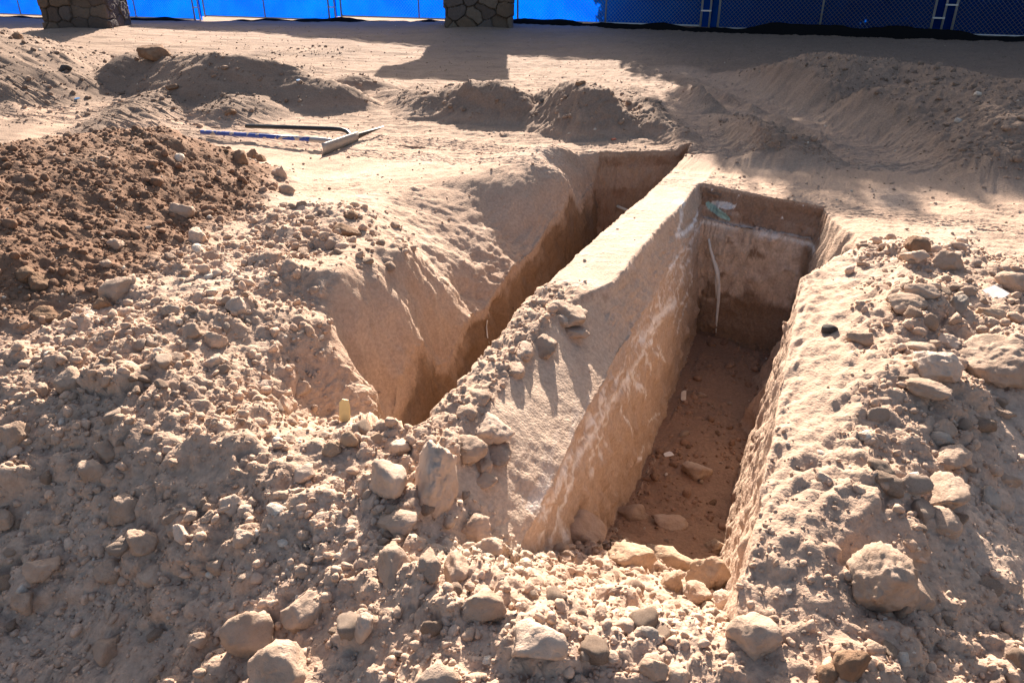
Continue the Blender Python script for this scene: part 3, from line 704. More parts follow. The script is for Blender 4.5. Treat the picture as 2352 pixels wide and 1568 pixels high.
 (1950,1500,76,110,'brown','tall rough brown clod near the bottom right',dict(sharp=.4,flat=1.0)),
 (1905,1538,62,66,'brown','brown clod on the bottom edge left of the tall brown one',dict(sharp=.4)),
 (2076,1507,32,32,'white','round white stone near the bottom right',dict(sharp=.2)),
 (1490,1447,48,34,'grey','dark smooth pointed pebble in the bottom centre rubble',dict(sharp=.4)),
 (1122,1510,30,24,'white','speckled white pebble at the bottom centre',dict(sharp=.2)),
 (1322,1552,38,34,'grey','blue-grey stone on the bottom edge right of centre',dict(sharp=.7)),
 (530,1151,52,46,'pale','pale rounded stone in the middle of the left slope',dict(sharp=.4)),
 (566,1165,40,38,'pale','pale rough stone touching the rounded one',dict(sharp=.5)),
 (636,1160,46,42,'white','flat broken white shard right of the pale pair',dict(sharp=.9,flat=.5)),
 (420,1216,34,54,'pale','slim elongated pale stone lying aslant on the left slope',dict(sharp=.3,rot=35)),
 (480,1180,38,32,'tan','square tan stone left of the pale rounded stone',dict(sharp=.7)),
 (440,1180,36,28,'tan','tan stone left of the square one on the left slope',dict(sharp=.5)),
 (330,1230,70,60,'tan','dull rough stone in the shaded part of the left slope',dict(sharp=.4)),
 (255,1300,64,60,'tan','lumpy crusted clod in the shaded left foreground',dict(sharp=.5)),
 (360,1310,70,56,'tan','wide crusted clod right of the lumpy crusted one',dict(sharp=.5)),
 (100,1290,80,56,'tan','flat clod near the left edge in shadow',dict(sharp=.5,flat=.7)),
 (55,1370,48,60,'tan','dim upright rock in the shadow at the left edge',dict(sharp=.5,flat=1.1)),
 (10,1180,50,46,'tan','rounded rock cut by the left edge',dict(sharp=.4)),
 (500,1290,46,44,'tan','small round clod above the large upright rock',dict(sharp=.4)),
 (560,1225,52,40,'pale','small lumpy pale stone left of the black crumb',dict(sharp=.5)),
 (700,1300,50,38,'tan','rough tan crumb left of the long pitted slab',dict(sharp=.5)),
 (1435,1430,60,46,'tan','crumbly clod between pale angular rock and dark pebble',dict(sharp=.4)),
 (1500,1520,70,50,'tan','broad crumbly clod at the bottom, right of centre',dict(sharp=.4)),
 (1640,1250,40,30,'rust','small orange crumb beside the right wall at the trench mouth',dict(sharp=.4)),
 (705,1253,22,18,'dark','black crumb on the pale slope',dict(sharp=.5)),
 (362,118,84,42,'brown','big wedge-shaped brown boulder on the crest of the far dirt ridge',dict(sharp=.6,flat=.8,sink=.15,name='boulder',cat='boulder',rot=-18)),
 (530,256,28,17,'brown','small brown stone with a long shadow, lying behind the hoes',dict(sharp=.5)),
 (150,155,30,18,'dark','dark lump on the lit ground at far left',dict(sharp=.5)),
 (40,82,26,22,'brown','stone on top of the far left dirt bank',dict(sharp=.5)),
 (1332,190,26,16,'brown','clod crowning the peaked dirt heap',dict(sharp=.5)),
 (400,198,36,14,'brown','flat dark clod on the low strip of broken clods',dict(sharp=.5,flat=.6)),
 (1331,230,20,14,'dark','black lump at the foot of the dirt ridges',dict(sharp=.5)),
]
HERO[-1] = (1246,258-28,14,12,'dark','black lump on the ground between the two steep dirt heaps',dict(sharp=.5))
for (px, py, w, h, m_, lb, op) in HERO:
    if m_ == 'rust' and 1400 < px < 1700: w, h, op = w*1.2, h*1.2, dict(op, sink=.12, sharp=.7, rough=1.4)
    if 1060 < px < 1330 and 690 < py < 1100 and h < 80: op = dict(op, flat=min(op.get('flat', .5), .5), sink=max(op.get('sink', 0), .5), rough=1.4, sharp=max(op['sharp'], .6))
    place_rock(px, py, w, h, m_, lb, **op)

# many like clods, each its own object, sharing a dozen shapes
PROT = []
for i in range(14):
    vs, f = rock_shape(900+i, 3, .2+.05*i)
    PROT.append((vs, f))
pm = {}
def proto_mesh(i, mat):
    if (i, mat) not in pm: pm[(i, mat)] = mesh_np('rock', PROT[i][0], PROT[i][1], ROCK[mat])
    return pm[(i, mat)]
fa = (np.abs((co_all[Q[:, 2], 0]-co_all[Q[:, 0], 0])*(co_all[Q[:, 3], 1]-co_all[Q[:, 1], 1])-(co_all[Q[:, 2], 1]-co_all[Q[:, 0], 1])*(co_all[Q[:, 3], 0]-co_all[Q[:, 1], 0]))/2)
fc = co_all[Q].mean(1)
fdep = (fc[:, 1]*cp-(fc[:, 2]-1.6)*sp); fpx = 1176+FPX*fc[:, 0]/np.maximum(fdep, .1); fpy = 784-FPX*((fc[:, 1])*sp+(fc[:, 2]-1.6)*cp)/np.maximum(fdep, .1)
inview = (fdep > .6) & (fpx > -350) & (fpx < 2700) & (fpy > 0) & (fpy < 1700)
frub = (rub*(1-wallness))[:-1, :-1].ravel(); fpile = M_pile[:-1, :-1].ravel(); fheap = heapm[:-1, :-1].ravel(); fflo = floorR[:-1, :-1].ravel()
nrmf = np.stack([NX[:-1, :-1].ravel(), NY[:-1, :-1].ravel(), NZ[:-1, :-1].ravel()], 1)
fu, fv = uv(fc[:, 0], fc[:, 1])
def sample(wt, n):
    w = fa*wt; w = w/w.sum(); return rng.choice(len(w), n, p=w, replace=False)
ZONES = [
 (95, inview*(frub > .5)*(fv < 2.4)*(fu > -2.6)*(fu < 1.6)*(fpile < .3), ('tan','tan','tan','pale'), (.016,.040), 'fist-sized dusty clod among the rubble of the near slope', 'clods in the near rubble'),
 (50, inview*(frub > .4)*(fu > .15)*(fu < 2.2)*(fv > 2.2)*(fv < 4.6), ('tan','tan','tan','pale'), (.02,.05), 'dusty tan clod on the rubbly bank right of the trench', 'clods on the right bank'),
 (26, inview*(fpile > .6)*(fdep > 2.5), ('brown','brown','brown','tan'), (.015,.042), 'brown clod lying on the dark crumbly heap', 'clods on the brown heap'),
 (50, inview*(frub > .25)*(fu < -1.9)*(fv > 1.8)*(fv < 4.2)*(fpile < .3)*(fu > -3.6), ('tan','tan','pale'), (.018,.045), 'tan clod on the bank left of the left trench', 'clods on the left bank'),
 (22, inview*(fflo > .5)*(fv > 2.2)*(fv < 5), ('tan','brown','tan'), (.015,.04), 'loose clod on the floor of the right trench', 'clods on the trench floor'),
]
for n, wt, mats, (r0, r1), lb, gp in ZONES:
    for i in sample(wt.astype(float), n):
        r = r0+(r1-r0)*random.random()**2; m_ = random.choice(mats)
        o = obj('clod', proto_mesh(random.randrange(14), m_)); N = nrmf[i]
        o.scale = (r*random.uniform(.8, 1.35), r*random.uniform(.75, 1.1), r*random.uniform(.55, .9))
        o.rotation_euler = (random.uniform(-.4, .4), random.uniform(-.4, .4), random.uniform(0, 6.28))
        o.location = fc[i]+N*r*.08
        tag(o, lb, 'clod', gp)

# uncountable small stones and crumbs
def pebbles(name, n, wt, r0, r1, mat, sub, pw_=2.5, colour=None):
    P = [rock_shape(300+k, sub, .3+.1*(k % 5), .8)[0] for k in range(12)]; f0 = ICO[sub][1]; nv = len(P[0])
    sel = sample(wt.astype(float), n)
    r = r0+(r1-r0)*rng.random(n)**pw_
    r = r*np.clip(fdep[sel]/3.0, .75, 1.4)
    a, b, c = rng.random(n)*6.28, rng.normal(size=n)*.5, rng.normal(size=n)*.5
    Pk = np.stack(P)[rng.integers(0, 12, n)]
    s = np.stack([rng.uniform(.8, 1.4, n), rng.uniform(.7, 1.1, n), rng.uniform(.5, .95, n)], 1)*r[:, None]
    v = Pk*s[:, None, :]
    def rot(v, an, i, j):
        ca, sa = np.cos(an)[:, None], np.sin(an)[:, None]; o = v.copy(); o[..., i] = v[..., i]*ca-v[..., j]*sa; o[..., j] = v[..., i]*sa+v[..., j]*ca; return o
    v = rot(rot(rot(v, b, 1, 2), c, 0, 2), a, 0, 1)
    v = v+fc[sel][:, None]+(nrmf[sel]*r[:, None]*.2)[:, None]
    F = f0[None]+(np.arange(n)*nv)[:, None, None]
    cl_ = col_all[Q[sel, 0]]*(.85+.4*rng.random(n))[:, None]
    k = rng.random(n); cl_[k > .98] = [.56,.48,.40]; cl_[(k > .967) & (k < .98)] = [.25,.20,.165]
    return mesh_np(name, v.reshape(-1, 3), F.reshape(-1, 3), mat, np.repeat(cl_, nv, 0))
nearw = 1/np.clip(fdep, 1.5, 9)**1.3
tag(obj('pebbles', pebbles('pebbles', 6500, inview*np.clip(frub-.2, 0, 1)*(1-.7*fpile)*nearw, .006, .026, SOIL, 2)), 'small stones and crumbs strewn through all the rubble', 'pebbles', kind='stuff')
tag(obj('grit', pebbles('grit', 26000, inview*(np.clip(frub-.12, .004, 1))*nearw*(fdep < 16), .0035, .010, SOIL, 1, 1.5)), 'fine loose grit scattered over the bare dirt', 'grit', kind='stuff')

# ------------------------------------------------------------------ hoes
def handle_mat():
    m, nt, b = newmat('chipped_blue_paint')
    tc = nt.nodes.new('ShaderNodeTexCoord'); n = noise_node(nt, tc.outputs['Object'], 16, 3, .5)
    cr = nt.nodes.new('ShaderNodeValToRGB'); cr.color_ramp.interpolation = 'CONSTANT'
    cr.color_ramp.elements[0].color = (.015,.06,.32,1); cr.color_ramp.elements[1].position = .575; cr.color_ramp.elements[1].color = (.50,.42,.34,1)
    link(nt, n.outputs['Fac'], cr.inputs[0]); link(nt, cr.outputs[0], b.inputs['Base Color']); b.inputs['Roughness'].default_value = .35
    return m
STEEL = plain('worn_steel', (.36,.33,.30), .5, .5); DARKST = plain('dark_steel', (.075,.065,.055), .5, .5); BLACKF = plain('black_handle', (.012,.012,.014), .35); FERR = plain('grey_ferrule', (.30,.30,.31), .45, .4)
BLUEH = handle_mat()
def P3(px, py, z):
    p = at(px, py, 0); return ground_z(p[0], p[1])
def plate(mb, a, b, upv, h0, h1, th, curve=.018, n=10, m=5):
    a, b, upv = Vector(a), Vector(b), Vector(upv).normalized(); d = (b-a); nn = d.cross(upv).normalized()
    rows = []
    for s_ in (1, -1):
        for i in range(n+1):
            t = i/n
            for j in range(m+1):
                w = j/m; rows.append(a+d*t+upv*(h0+(h1-h0)*t)*w+nn*(curve*4*w*(1-w)+s_*th/2))
    k = (n+1)*(m+1); f = []
    for i in range(n):
        for j in range(m):
            q = i*(m+1)+j; f.append((q, q+1, q+m+2, q+m+1)); f.append((k+q, k+q+m+1, k+q+m+2, k+q+1))
    for i in range(n):
        q = i*(m+1); f.append((q, q+m+1, k+q+m+1, k+q)); q += m; f.append((q, k+q, k+q+m+1, q+m+1))
    for j in range(m):
        f.append((j, k+j, k+j+1, j+1)); q = n*(m+1)+j; f.append((q, q+1, k+q+1, k+q))
    mb.add(rows, f)
g = ground_z(-1.7, 6.9)
hb = (-1.72, 6.87, g-.005); he = (-1.50, 7.44, g+.0)
h1 = thing('hoe', 'wide-bladed hoe with a chipped blue handle lying on the sunlit dirt', 'hoe', (-1.7, 7.0, g))
o1 = Vector((-1.7, 7.0, g))
A = Vector((-3.08, 7.66, ground_z(-3.08, 7.66)+.045)); B = Vector((-1.66, 7.10, g+.085))
ax = (B-A)
mb = MB(); mb.tube([A-o1, A+ax*.85-o1], .0215, 14); mb.build('handle', BLUEH, h1, True)
mb = MB(); mb.tube([A+ax*.845-o1, A+ax*.90-o1, A+ax*.97-o1, B-o1], [.024,.024,.020,.016], 14); mb.build('ferrule', FERR, h1, True)
mb = MB(); plate(mb, Vector(hb)-o1, Vector(he)-o1, (.12,-.05,1), .115, .10, .005); mb.build('blade', STEEL, h1, True)
h2 = thing('hoe', 'hoe with a bent black handle and a dark pointed blade, lying behind the blue-handled one', 'hoe', (-1.5, 7.4, g))
o2 = Vector((-1.5, 7.4, g))
A = Vector((-2.72, 7.93, ground_z(-2.72, 7.93)+.05)); B = Vector((-1.74, 7.56, g+.10))
pts = [A, A.lerp(B, .5), B, Vector((-1.66,7.52,g+.102)), Vector((-1.60,7.47,g+.095)), Vector((-1.555,7.40,g+.080)), Vector((-1.53,7.34,g+.06))]
mb = MB(); mb.tube([p-o2 for p in pts], [.022,.022,.022,.021,.020,.018,.015], 14); mb.build('handle', BLACKF, h2, True)
mb = MB(); plate(mb, Vector((-1.56,7.32,g+.01))-o2, Vector((-1.30,7.80,g+.07))-o2, (.15,-.05,1), .075, .010, .004); mb.build('blade', DARKST, h2, True)

# ------------------------------------------------------------------ small finds
def tubething(name, label, cat, pts, rad, mat, n=10):
    o0 = Vector(pts[0]); mb = MB(); mb.tube([Vector(p)-o0 for p in pts], rad, n); o = mb.build(name, mat, None, True); o.location = o0; return tag(o, label, cat)
PIPE = plain('pale_pipe', (.62,.56,.47), .6); ROOT = plain('white_root', (.80,.77,.72), .8); PAPER = plain('white_sheet', (.75,.70,.66), .6); YEL = plain('yellow_chip', (.62,.47,.22), .6); BLUEC = plain('blue_chip', (.10,.26,.50), .5); REDC = plain('red_chip', (.45,.09,.04), .6)
l, n_ = cast(1418, 474); l2 = l+Vector((cu*.20+.0, -su*.20-.05, -.045))
tubething('pipe', 'broken pale pipe end sticking out of the far face of the left trench', 'pipe', [l-n_*.05, l+n_*.03, l2], .013, PIPE)
def on_face(pxs, off=.004):
    out = []
    for (a, b) in pxs:
        l, n_ = cast(a, b); out.append(l+n_*off)
    return out
tubething('root', 'long white root hanging in the far left corner of the right trench', 'root', on_face([(1628,548),(1632,572),(1641,598),(1648,625),(1651,655),(1650,690),(1647,725),(1645,765)]), [.008,.012,.016,.018,.016,.013,.010,.004], ROOT, 6)
tubething('root', 'short white root beside the long one in the trench corner', 'root', on_face([(1636,595),(1643,622),(1645,650),(1645,685)]), [.006,.008,.008,.003], ROOT, 6)
tubething('root', 'thin white root on the stained cut face of the left trench', 'root', on_face([(1119,735),(1117,752),(1119,775),(1124,790)]), [.005,.005,.004,.002], ROOT, 6)
def chip(name, label, cat, px, py, w, h, mat, stand=False, seed=1):
    loc, n_ = cast(px, py); k = depth_of(loc)/FPX; g_ = np.random.default_rng(seed)
    pts = [(-.5,-.45),(.05,-.5),(.5,-.38),(.46,.2),(.3,.5),(-.2,.46),(-.5,.3)]
    pts = [(x+g_.uniform(-.07,.07), y+g_.uniform(-.07,.07)) for x, y in pts]
    th = .006; n = len(pts)
    v = [(x*w*k, y*h*k, 0) for x, y in pts]+[(x*w*k, y*h*k, th) for x, y in pts]
    f = [tuple(reversed(range(n))), tuple(range(n, 2*n))]+[(i, (i+1) % n, n+(i+1) % n, n+i) for i in range(n)]
    me = bpy.data.meshes.new(name); me.from_pydata(v, [], f); me.materials.append(mat); me.update()
    o = obj(name, me, loc=loc+n_*.008)
    o.rotation_euler = (R(80), 0, R(-12)) if stand else (R(14), R(-6), .2)
    if stand: o.location.z += h*k*.4
    return tag(o, label, cat)
chip('fragment', 'flat dusty white fragment on the right bank near the right edge', 'fragment', 2288, 675, 48, 42, PAPER, seed=2)
chip('fragment', 'upright yellow-edged wood fragment at the near end of the left trench', 'fragment', 797, 965, 26, 58, YEL, True, 3)
chip('fragment', 'tiny red chip on the dirt beyond the left trench', 'fragment', 1409, 322, 11, 8, REDC, seed=4)
chip('fragment', 'small blue chip on the shaded face of the far dirt ridge', 'fragment', 686, 186, 9, 8, BLUEC, seed=5)
chip('fragment', 'small blue chip on the lit ground at far left', 'fragment', 178, 228, 11, 8, BLUEC, seed=6)
chip('fragment', 'white shard on the floor of the right trench', 'fragment', 1570, 918, 12, 26, PAPER, True, 7)
chip('fragment', 'small pale shard on the trench floor above the lone rock', 'fragment', 1535, 1045, 20, 14, PAPER, seed=8)

# ------------------------------------------------------------------ stone pillars
def pillar_mat():
    m, nt, b = newmat('field_stone')
    a = nt.nodes.new('ShaderNodeAttribute'); a.attribute_name = 'soil'; tc = nt.nodes.new('ShaderNodeTexCoord')
    n = noise_node(nt, tc.outputs['Object'], 25, 6, .7); mr = nt.nodes.new('ShaderNodeMapRange'); mr.inputs['To Min'].default_value = .65; mr.inputs['To Max'].default_value = 1.35
    link(nt, n.outputs['Fac'], mr.inputs['Value']); mx = nt.nodes.new('ShaderNodeVectorMath'); mx.operation = 'SCALE'; link(nt, a.outputs['Color'], mx.inputs[0]); link(nt, mr.outputs[0], mx.inputs['Scale'])
    link(nt, mx.outputs[0], b.inputs['Base Color']); b.inputs['Roughness'].default_value = .9; b.inputs['Specular IOR Level'].default_value = .2
    bp = nt.nodes.new('ShaderNodeBump'); bp.inputs['Distance'].default_value = .02; bp.inputs['Strength'].default_value = .6; link(nt, n.outputs['Fac'], bp.inputs['Height']); link(nt, bp.outputs[0], b.inputs['Normal'])
    return m
PILM = pillar_mat(); CONC = plain('concrete_cap', (.36,.33,.29), .9)
def worley2(x, y, seed):
    ix, iy = np.floor(x), np.floor(y); f1 = np.full(x.shape, 9.0); f2 = np.full(x.shape, 9.0); idv = np.zeros(x.shape)
    for dx in (-1,0,1):
        for dy in (-1,0,1):
            cx, cy = ix+dx, iy+dy
            px, py = cx+.1+.8*hsh(cx, cy, seed), cy+.1+.8*hsh(cx, cy, seed+1)
            d_ = np.abs(x-px)**1.6+np.abs(y-py)**1.6; d_ = d_**(1/1.6)
            c_ = hsh(cx, cy, seed+2); nn = d_ < f1
            f2 = np.where(nn, f1, np.minimum(f2, d_)); idv = np.where(nn, c_, idv); f1 = np.where(nn, d_, f1)
    return f1, f2, idv
def pillar(x, y, w, d_, hgt, label, cap, seed, rz=0):
    z0 = ground_z(x, y-d_/2)-.12
    root = thing('stone_pillar', label, 'pillar', (x, y, z0), rz, 'stone pillars')
    per = 2*(w+d_); ns, nz_ = int(per/.014), int(hgt/.016)
    s = np.linspace(0, per, ns, endpoint=False); zz = np.linspace(0, hgt, nz_)
    Sx, Zz = np.meshgrid(s, zz)
    bx = np.select([Sx < w, Sx < w+d_, Sx < 2*w+d_], [Sx-w/2, w/2+0*Sx, w/2-(Sx-w-d_)], -w/2+0*Sx)
    by = np.select([Sx < w, Sx < w+d_, Sx < 2*w+d_], [-d_/2+0*Sx, Sx-w-d_/2, d_/2+0*Sx], d_/2-(Sx-2*w-d_))
    nx = np.select([Sx < w, Sx < w+d_, Sx < 2*w+d_], [0*Sx, 1+0*Sx, 0*Sx], -1+0*Sx); ny = np.select([Sx < w, Sx < w+d_, Sx < 2*w+d_], [-1+0*Sx, 0*Sx, 1+0*Sx], 0*Sx)
    wob = .12*perlin(Sx*5, Zz*5, Sx*0+seed)
    f1, f2, cid = worley2(Sx/.33+wob, Zz/.26+wob, seed)
    e = sstep(.012, .07, f2-f1)
    off = .07*e*(.2+1.4*cid)+.014*fbm(Sx*11, Zz*11, Sx*0+seed, 3)-.02
    taper = 1-.02*Zz
    vs = np.stack([(bx+nx*off)*taper, (by+ny*off)*taper, Zz], -1).reshape(-1, 3)
    id_ = np.arange(ns*nz_).reshape(nz_, ns); nxt = np.roll(id_, -1, axis=1)
    q = np.stack([id_[:-1], nxt[:-1], nxt[1:], id_[1:]], -1).reshape(-1, 4)
    pal = .45*np.array([[.26,.20,.155],[.30,.235,.185],[.21,.165,.14],[.34,.27,.21],[.24,.20,.18],[.29,.21,.15]])
    cc = pal[(cid*5.99).astype(int)]; cc = cc+(np.array([.085,.072,.06])-cc)*(1-e)[..., None]
    obj('stone_shaft', mesh_np('stone_shaft', vs, q, PILM, cc.reshape(-1, 3)), root)
    mb = MB(); cw0, cw1, ct = cap
    n = 12; prof = []
    for i in range(n+1):
        t = i/n; prof.append((w/2*.96+(cw0-w/2)*t**2.2, w/2*.96+(cw1-w/2)*t**2.2, hgt-.02+ct*t))
    vs = []; fs = []
    for (a, b_, z) in prof: vs += [(-a, -d_/2*1.02, z), (b_, -d_/2*1.02, z), (b_, d_/2*1.02, z), (-a, d_/2*1.02, z)]
    for i in range(n):
        for j in range(4): fs.append((i*4+j, i*4+(j+1) % 4, i*4+4+(j+1) % 4, i*4+4+j))
    fs += [(3,2,1,0), tuple(n*4+j for j in range(4))]
    mb.add(vs, fs); mb.build('cap', CONC, root)
    return root
pillar(-.68, 17.0, 1.30, 1.0, 2.05, 'broad stone pillar in front of the bright blue fence, right one of the two', (1.2,.80,.55), 3)
pillar(-8.85, 17.2, 1.30, 1.0, 2.05, 'dark stone pillar at the far left with earth banked against its foot', (1.0,.8,.55), 41)

# ------------------------------------------------------------------ fence
def FY(x): return 17.9-.388*x
def fx_at(px):                          # where a picture column meets the fence line
    r = (px-1176)/FPX; return r*(17.9*cp+.65)/(1+r*.388*cp)
def screen_mat():
    m = bpy.data.materials.new('blue_screen'); m.use_nodes = True; nt = m.node_tree; nt.nodes.clear()
    out = nt.nodes.new('ShaderNodeOutputMaterial'); tr = nt.nodes.new('ShaderNodeBsdfTranslucent'); df = nt.nodes.new('ShaderNodeBsdfDiffuse'); mx = nt.nodes.new('ShaderNodeMixShader')
    tc = nt.nodes.new('ShaderNodeTexCoord'); n = noise_node(nt, tc.outputs['Object'], 1.3, 4, .6)
    cr = nt.nodes.new('ShaderNodeValToRGB'); cr.color_ramp.elements[0].position = .3; cr.color_ramp.elements[1].position = .7
    cr.color_ramp.elements[0].color = (.0,.060,.55,1); cr.color_ramp.elements[1].color = (.0,.105,.68,1); link(nt, n.outputs['Fac'], cr.inputs[0])
    link(nt, cr.outputs[0], tr.inputs[0]); df.inputs[0].default_value = (.003,.016,.12,1); mx.inputs[0].default_value = .35
    link(nt, tr.outputs[0], mx.inputs[1]); link(nt, df.outputs[0], mx.inputs[2]); link(nt, mx.outputs[0], out.inputs[0])
    return m
SCREEN = screen_mat(); GALV = plain('galvanised_tube', (.50,.51,.52), .45, .6); BLACKC = plain('black_cloth', (.006,.006,.007), .9, 0, .1)
WIRE = plain('fence_wire', (.20,.23,.28), .5, .5)
fdir = Vector((1, -.388, 0)).normalized(); fn = Vector((-fdir.y, fdir.x, 0))            # fn points away from the camera
jp = [fx_at(p*.91875) for p in (500, 840, 1276, 1770, 2345)]
pit = (jp[-1]-jp[0])/4
jp = [jp[0]-3*pit, jp[0]-2*pit, jp[0]-pit]+jp+[jp[-1]+pit, jp[-1]+2*pit]
print('junctions', [round(a, 2) for a in jp])
H = 2.1
def zf_(x): return ground_z(float(x), FY(float(x)))
FL = ['leftmost bright blue fence panel in view, left of the dark pillar', 'bright blue screened fence panel behind the dark left pillar', 'bright blue fence panel just right of the dark pillar', 'bright blue fence panel between second and third post cluster from the left',
      'brightest blue fence panel, left of and behind the right pillar', 'fence panel right of the right pillar, half lit and half in leaf shade', 'dark blue shaded fence panel with the first post cluster right of the pillar', 'darkest blue fence panel at the right end', 'far right blue fence panel, mostly out of the picture']
for i in range(len(jp)-1):
    x0, x1 = jp[i], jp[i+1]; a = Vector((x0, FY(x0), 0)); b = Vector((x1, FY(x1), 0)); L = (b-a).length; mid = (a+b)/2
    zb = float(zf_(mid.x))+.02
    root = thing('fence', FL[i], 'fence', (mid.x, mid.y, zb), math.atan2(b.y-a.y, b.x-a.x), 'blue screened fence sections')
    hl = L/2-.17
    for s_ in (-1, 1):
        mb = MB(); mb.tube([(s_*hl, 0, .02), (s_*hl, 0, H)], .022, 10); mb.build('post', GALV, root, True)
    mb = MB(); mb.tube([(0, 0, .05), (0, 0, H-.02)], .017, 8); mb.build('post', GALV, root, True)
    for zz in (.05, H-.02):
        mb = MB(); mb.tube([(-hl, 0, zz), (hl, 0, zz)], .018, 8); mb.build('rail', GALV, root, True)
    mb = MB(); cell = .075
    W2, H2 = 2*hl, H-.07
    k = -int(H2/cell)-1
    while k*cell < W2:
        for sgn in (1, -1):
            u0 = k*cell; p0, p1 = 0.0, H2
            lo = max(p0, -u0); hi = min(p1, W2-u0)
            if hi > lo:
                e0, e1 = (u0+lo, lo), (u0+hi, hi)
                if sgn < 0: e0, e1 = (W2-e0[0], e0[1]), (W2-e1[0], e1[1])
                mb.tube([(e0[0]-hl, .010+sgn*.003, e0[1]+.05), (e1[0]-hl, .010+sgn*.003, e1[1]+.05)], .0026, 3, False)
        k += 1
    mb.build('chain_link', WIRE, root)
    nx_, nz_ = 60, 14; vs = []; fs = []
    for j in range(nz_+1):
        for q in range(nx_+1):
            s_ = q/nx_; w = j/nz_; xx = (s_-.5)*(L+.04)
            yy = .045+.012*math.sin(xx*3.1+i)*(1-w)+.014*math.sin(xx*1.3+w*5+2*i)
            vs.append((xx, yy, .03+w*(H-.06)))
    for j in range(nz_):
        for q in range(nx_): p = j*(nx_+1)+q; fs.append((p, p+1, p+nx_+2, p+nx_+1))
    mb = MB(); mb.add(vs, fs); mb.build('windscreen', SCREEN, root, True)
    if i < len(jp)-2:
        for zz, sd in ((.33, 0), (.55, 1), (1.5, 0)):
            mb = MB(); o_ = .08 if sd else -.08; mb.box((L/2+o_, -.004, zz), (.10, .028, .012)); mb.build('clamp', GALV, root)
    p = thing('fence_post', ['thin steel post between two fence panels, leftmost post cluster', 'thin steel middle post of the post cluster hidden by the dark left pillar', 'thin steel middle post of the first post cluster right of the dark pillar', 'thin steel middle post of the cluster by the dark gap', 'thin steel post behind the right stone pillar', 'thin steel middle post of the cluster in the shaded fence', 'thin steel middle post of the rightmost post cluster', 'thin steel post at the right end of the fence', 'last thin steel post of the fence'][i], 'fence post', (x1, FY(x1), zb), root.rotation_euler.z, 'fence junction posts')
    mb = MB(); mb.tube([(0, -.004, -.1), (0, -.004, H)], .020, 10); mb.build('tube', GALV, p, True)
    mb = MB(); mb.tube([(0, -.004, H), (0, -.004, H+.02)], [.022, .008], 10); mb.build('cap', GALV, p, True)
# black cloth bunched along the foot of the fence
vs = []; fs = []; n = 500; xs = np.linspace(jp[0]-.2, jp[-1]+.2, n); prof = [(-.16,-.05),(-.15,.02),(-.10,.6),(-.05,.97),(-.015,1.0),(-.015,-.05)]
for x in xs:
    hh = .10+.05*math.sin(x*1.15+.6)+.035*math.sin(x*2.7)+.02*math.sin(x*6.3+1)
    hh = max(hh*(.7+.3*sstep(0, 5, np.array(x))), .025)+.07*float(sstep(0, 4, np.array(x)))
    z0 = float(zf_(x)); wv = 1+.25*math.sin(x*3.7)
    for (o_, h_) in prof:
        p = Vector((x, FY(x), 0))+fn*(o_*wv-.03); vs.append((p.x, p.y, z0-.03+h_*hh if h_ > 0 else z0-.15))
k = len(prof)
for i in range(n-1):
    for j in range(k): fs.append((i*k+j, (i+1)*k+j, (i+1)*k+(j+1) % k, i*k+(j+1) % k))
fs += [tuple(range(k)), tuple((n-1)*k+j for j in reversed(range(k)))]
mb = MB(); mb.add(vs, fs); tag(mb.build('cloth_skirt', BLACKC, None, True), 'black cloth skirt bunched along the foot of the blue fence', 'cloth')

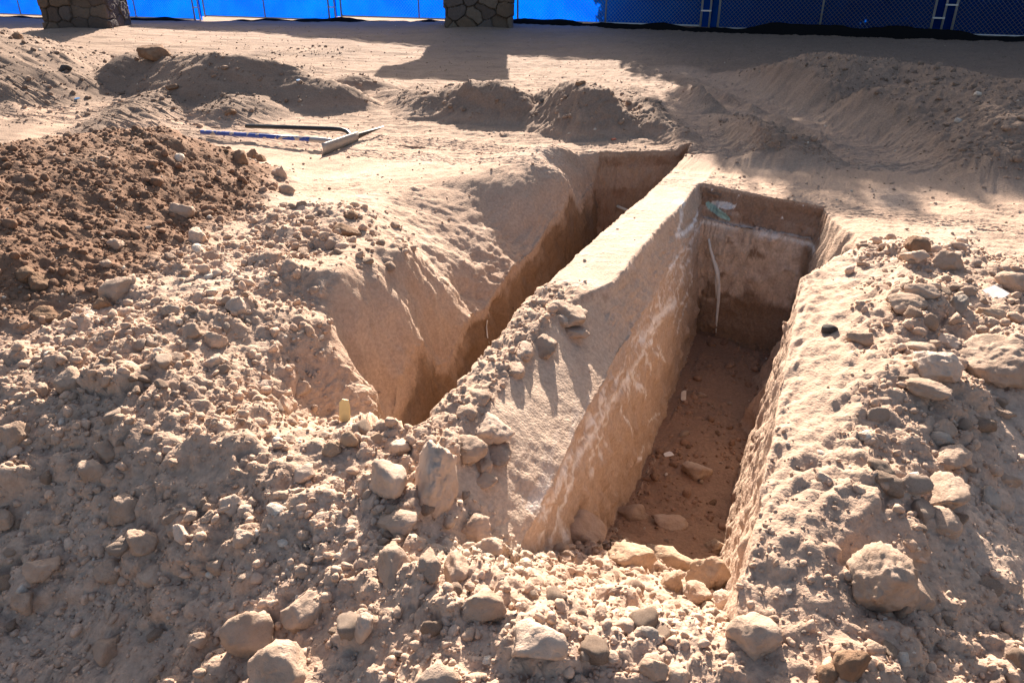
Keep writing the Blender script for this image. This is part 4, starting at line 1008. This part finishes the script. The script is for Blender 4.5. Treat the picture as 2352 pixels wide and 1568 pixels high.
# ------------------------------------------------------------------ trees behind the fence (they shade its right half)
def leaf_mat():
    m, nt, b = newmat('leaf'); tc = nt.nodes.new('ShaderNodeTexCoord'); n = noise_node(nt, tc.outputs['Object'], 3, 3, .6)
    cr = nt.nodes.new('ShaderNodeValToRGB'); cr.color_ramp.elements[0].color = (.035,.06,.02,1); cr.color_ramp.elements[1].color = (.08,.115,.035,1); link(nt, n.outputs['Fac'], cr.inputs[0])
    link(nt, cr.outputs[0], b.inputs['Base Color']); b.inputs['Roughness'].default_value = .6; return m
LEAF = leaf_mat(); BARK = plain('bark', (.14,.105,.08), .95)
def tree(x, y, h, r, label, n, seed, bottom=.7):
    g_ = np.random.default_rng(seed); root = thing('tree', label, 'tree', (x, y, .1), 0, 'trees behind the fence')
    mb = MB(); th = h*.55
    tp = [(0,0,-.2),(.05,.03,th*.4),(-.04,.06,th*.75),(.05,0,th)]; mb.tube(tp, [.16,.13,.10,.06], 8)
    blobs = []
    for k in range(34):
        a = g_.uniform(0, 6.28); zz = g_.uniform(bottom, h-.5); env = math.sin(math.pi*np.clip((zz-bottom+.7)/(h-bottom+.7), .05, .97))**.3
        rr = r*env*math.sqrt(g_.uniform(.05, 1)); blobs.append((rr*math.cos(a), rr*math.sin(a), zz, g_.uniform(.5, .85)))
    for bl in blobs[:11]:
        z0 = min(th*.95, max(.5, bl[2]-.8)); mb.tube([(0,0,z0), (bl[0]*.5, bl[1]*.5, (z0+bl[2])/2+.1), bl[:3]], [.06,.04,.015], 6)
    mb.build('trunk', BARK, root, True)
    B = np.array(blobs); k = g_.integers(0, len(B), n)
    dv_ = g_.normal(size=(n, 3)); dv_ /= np.linalg.norm(dv_, axis=1)[:, None]
    c = B[k, :3]+dv_*(B[k, 3]*g_.random(n)**.45)[:, None]*r/2.2
    c[:, 2] = np.maximum(c[:, 2], .15)
    t = g_.normal(size=(n, 3)); t /= np.linalg.norm(t, axis=1)[:, None]; q = np.cross(t, g_.normal(size=(n, 3))); q /= np.linalg.norm(q, axis=1)[:, None]
    L = g_.uniform(.09, .16, n)[:, None]; W = L*.42
    v = np.stack([c-t*L, c+q*W, c+t*L, c-q*W], 1)
    obj('crown', mesh_np('crown', v.reshape(-1, 3), np.arange(4*n).reshape(n, 4), LEAF, smooth=False), root)
TR = [(3.5,19.6,7.0,2.0,'leafy tree behind the fence just right of the right pillar',15000,1,.1),
      (6.3,18.2,7.8,2.4,'leafy tree behind the dark middle of the shaded fence',17000,2,.0),
      (9.8,17.4,8.2,2.5,'leafy tree behind the shaded fence near its right end',17000,3,.0),
      (13.6,16.8,8.4,2.5,'leafy tree behind the far right fence panel',15000,4,.0),
      (7.8,21.2,9.2,2.8,'tallest leafy tree, standing behind the other trees',15000,5,.6),
      (5.0,20.8,8.2,2.2,'narrow leafy tree between the first two behind the fence',14000,8,.3),
      (17.2,15.6,8.0,2.6,'rightmost leafy tree beyond the end of the fence',13000,6,.0)]
for a in TR: tree(*a)

# ------------------------------------------------------------------ light
bpy.data.objects.remove(full, do_unlink=True); bpy.data.meshes.remove(full_me)
EL, AZ = R(27), R(1.5)
w = bpy.data.worlds.new('World'); scene.world = w; w.use_nodes = True; nt = w.node_tree
bg = nt.nodes['Background']; sky = nt.nodes.new('ShaderNodeTexSky'); sky.sky_type = 'NISHITA'; sky.sun_disc = False; sky.sun_elevation = EL; sky.sun_rotation = AZ; sky.air_density = 1.0; sky.dust_density = 3.5; sky.ozone_density = .4
nt.links.new(sky.outputs[0], bg.inputs[0]); bg.inputs[1].default_value = .06
sl = bpy.data.lights.new('sun', 'SUN'); sl.energy = 5.0; sl.angle = R(.5); sl.color = (1, .875, .75)
so = bpy.data.objects.new('sun', sl); COL.objects.link(so)
sv = Vector((math.sin(AZ)*math.cos(EL), math.cos(AZ)*math.cos(EL), math.sin(EL)))
so.rotation_euler = (-sv).to_track_quat('-Z', 'Y').to_euler(); so.location = sv*30
vs_ = scene.view_settings; vs_.view_transform = 'Standard'; vs_.look = 'None'; vs_.exposure = 1.65; vs_.gamma = 1
try:
    scene.cycles.max_bounces = 8; scene.cycles.diffuse_bounces = 5
except Exception: pass
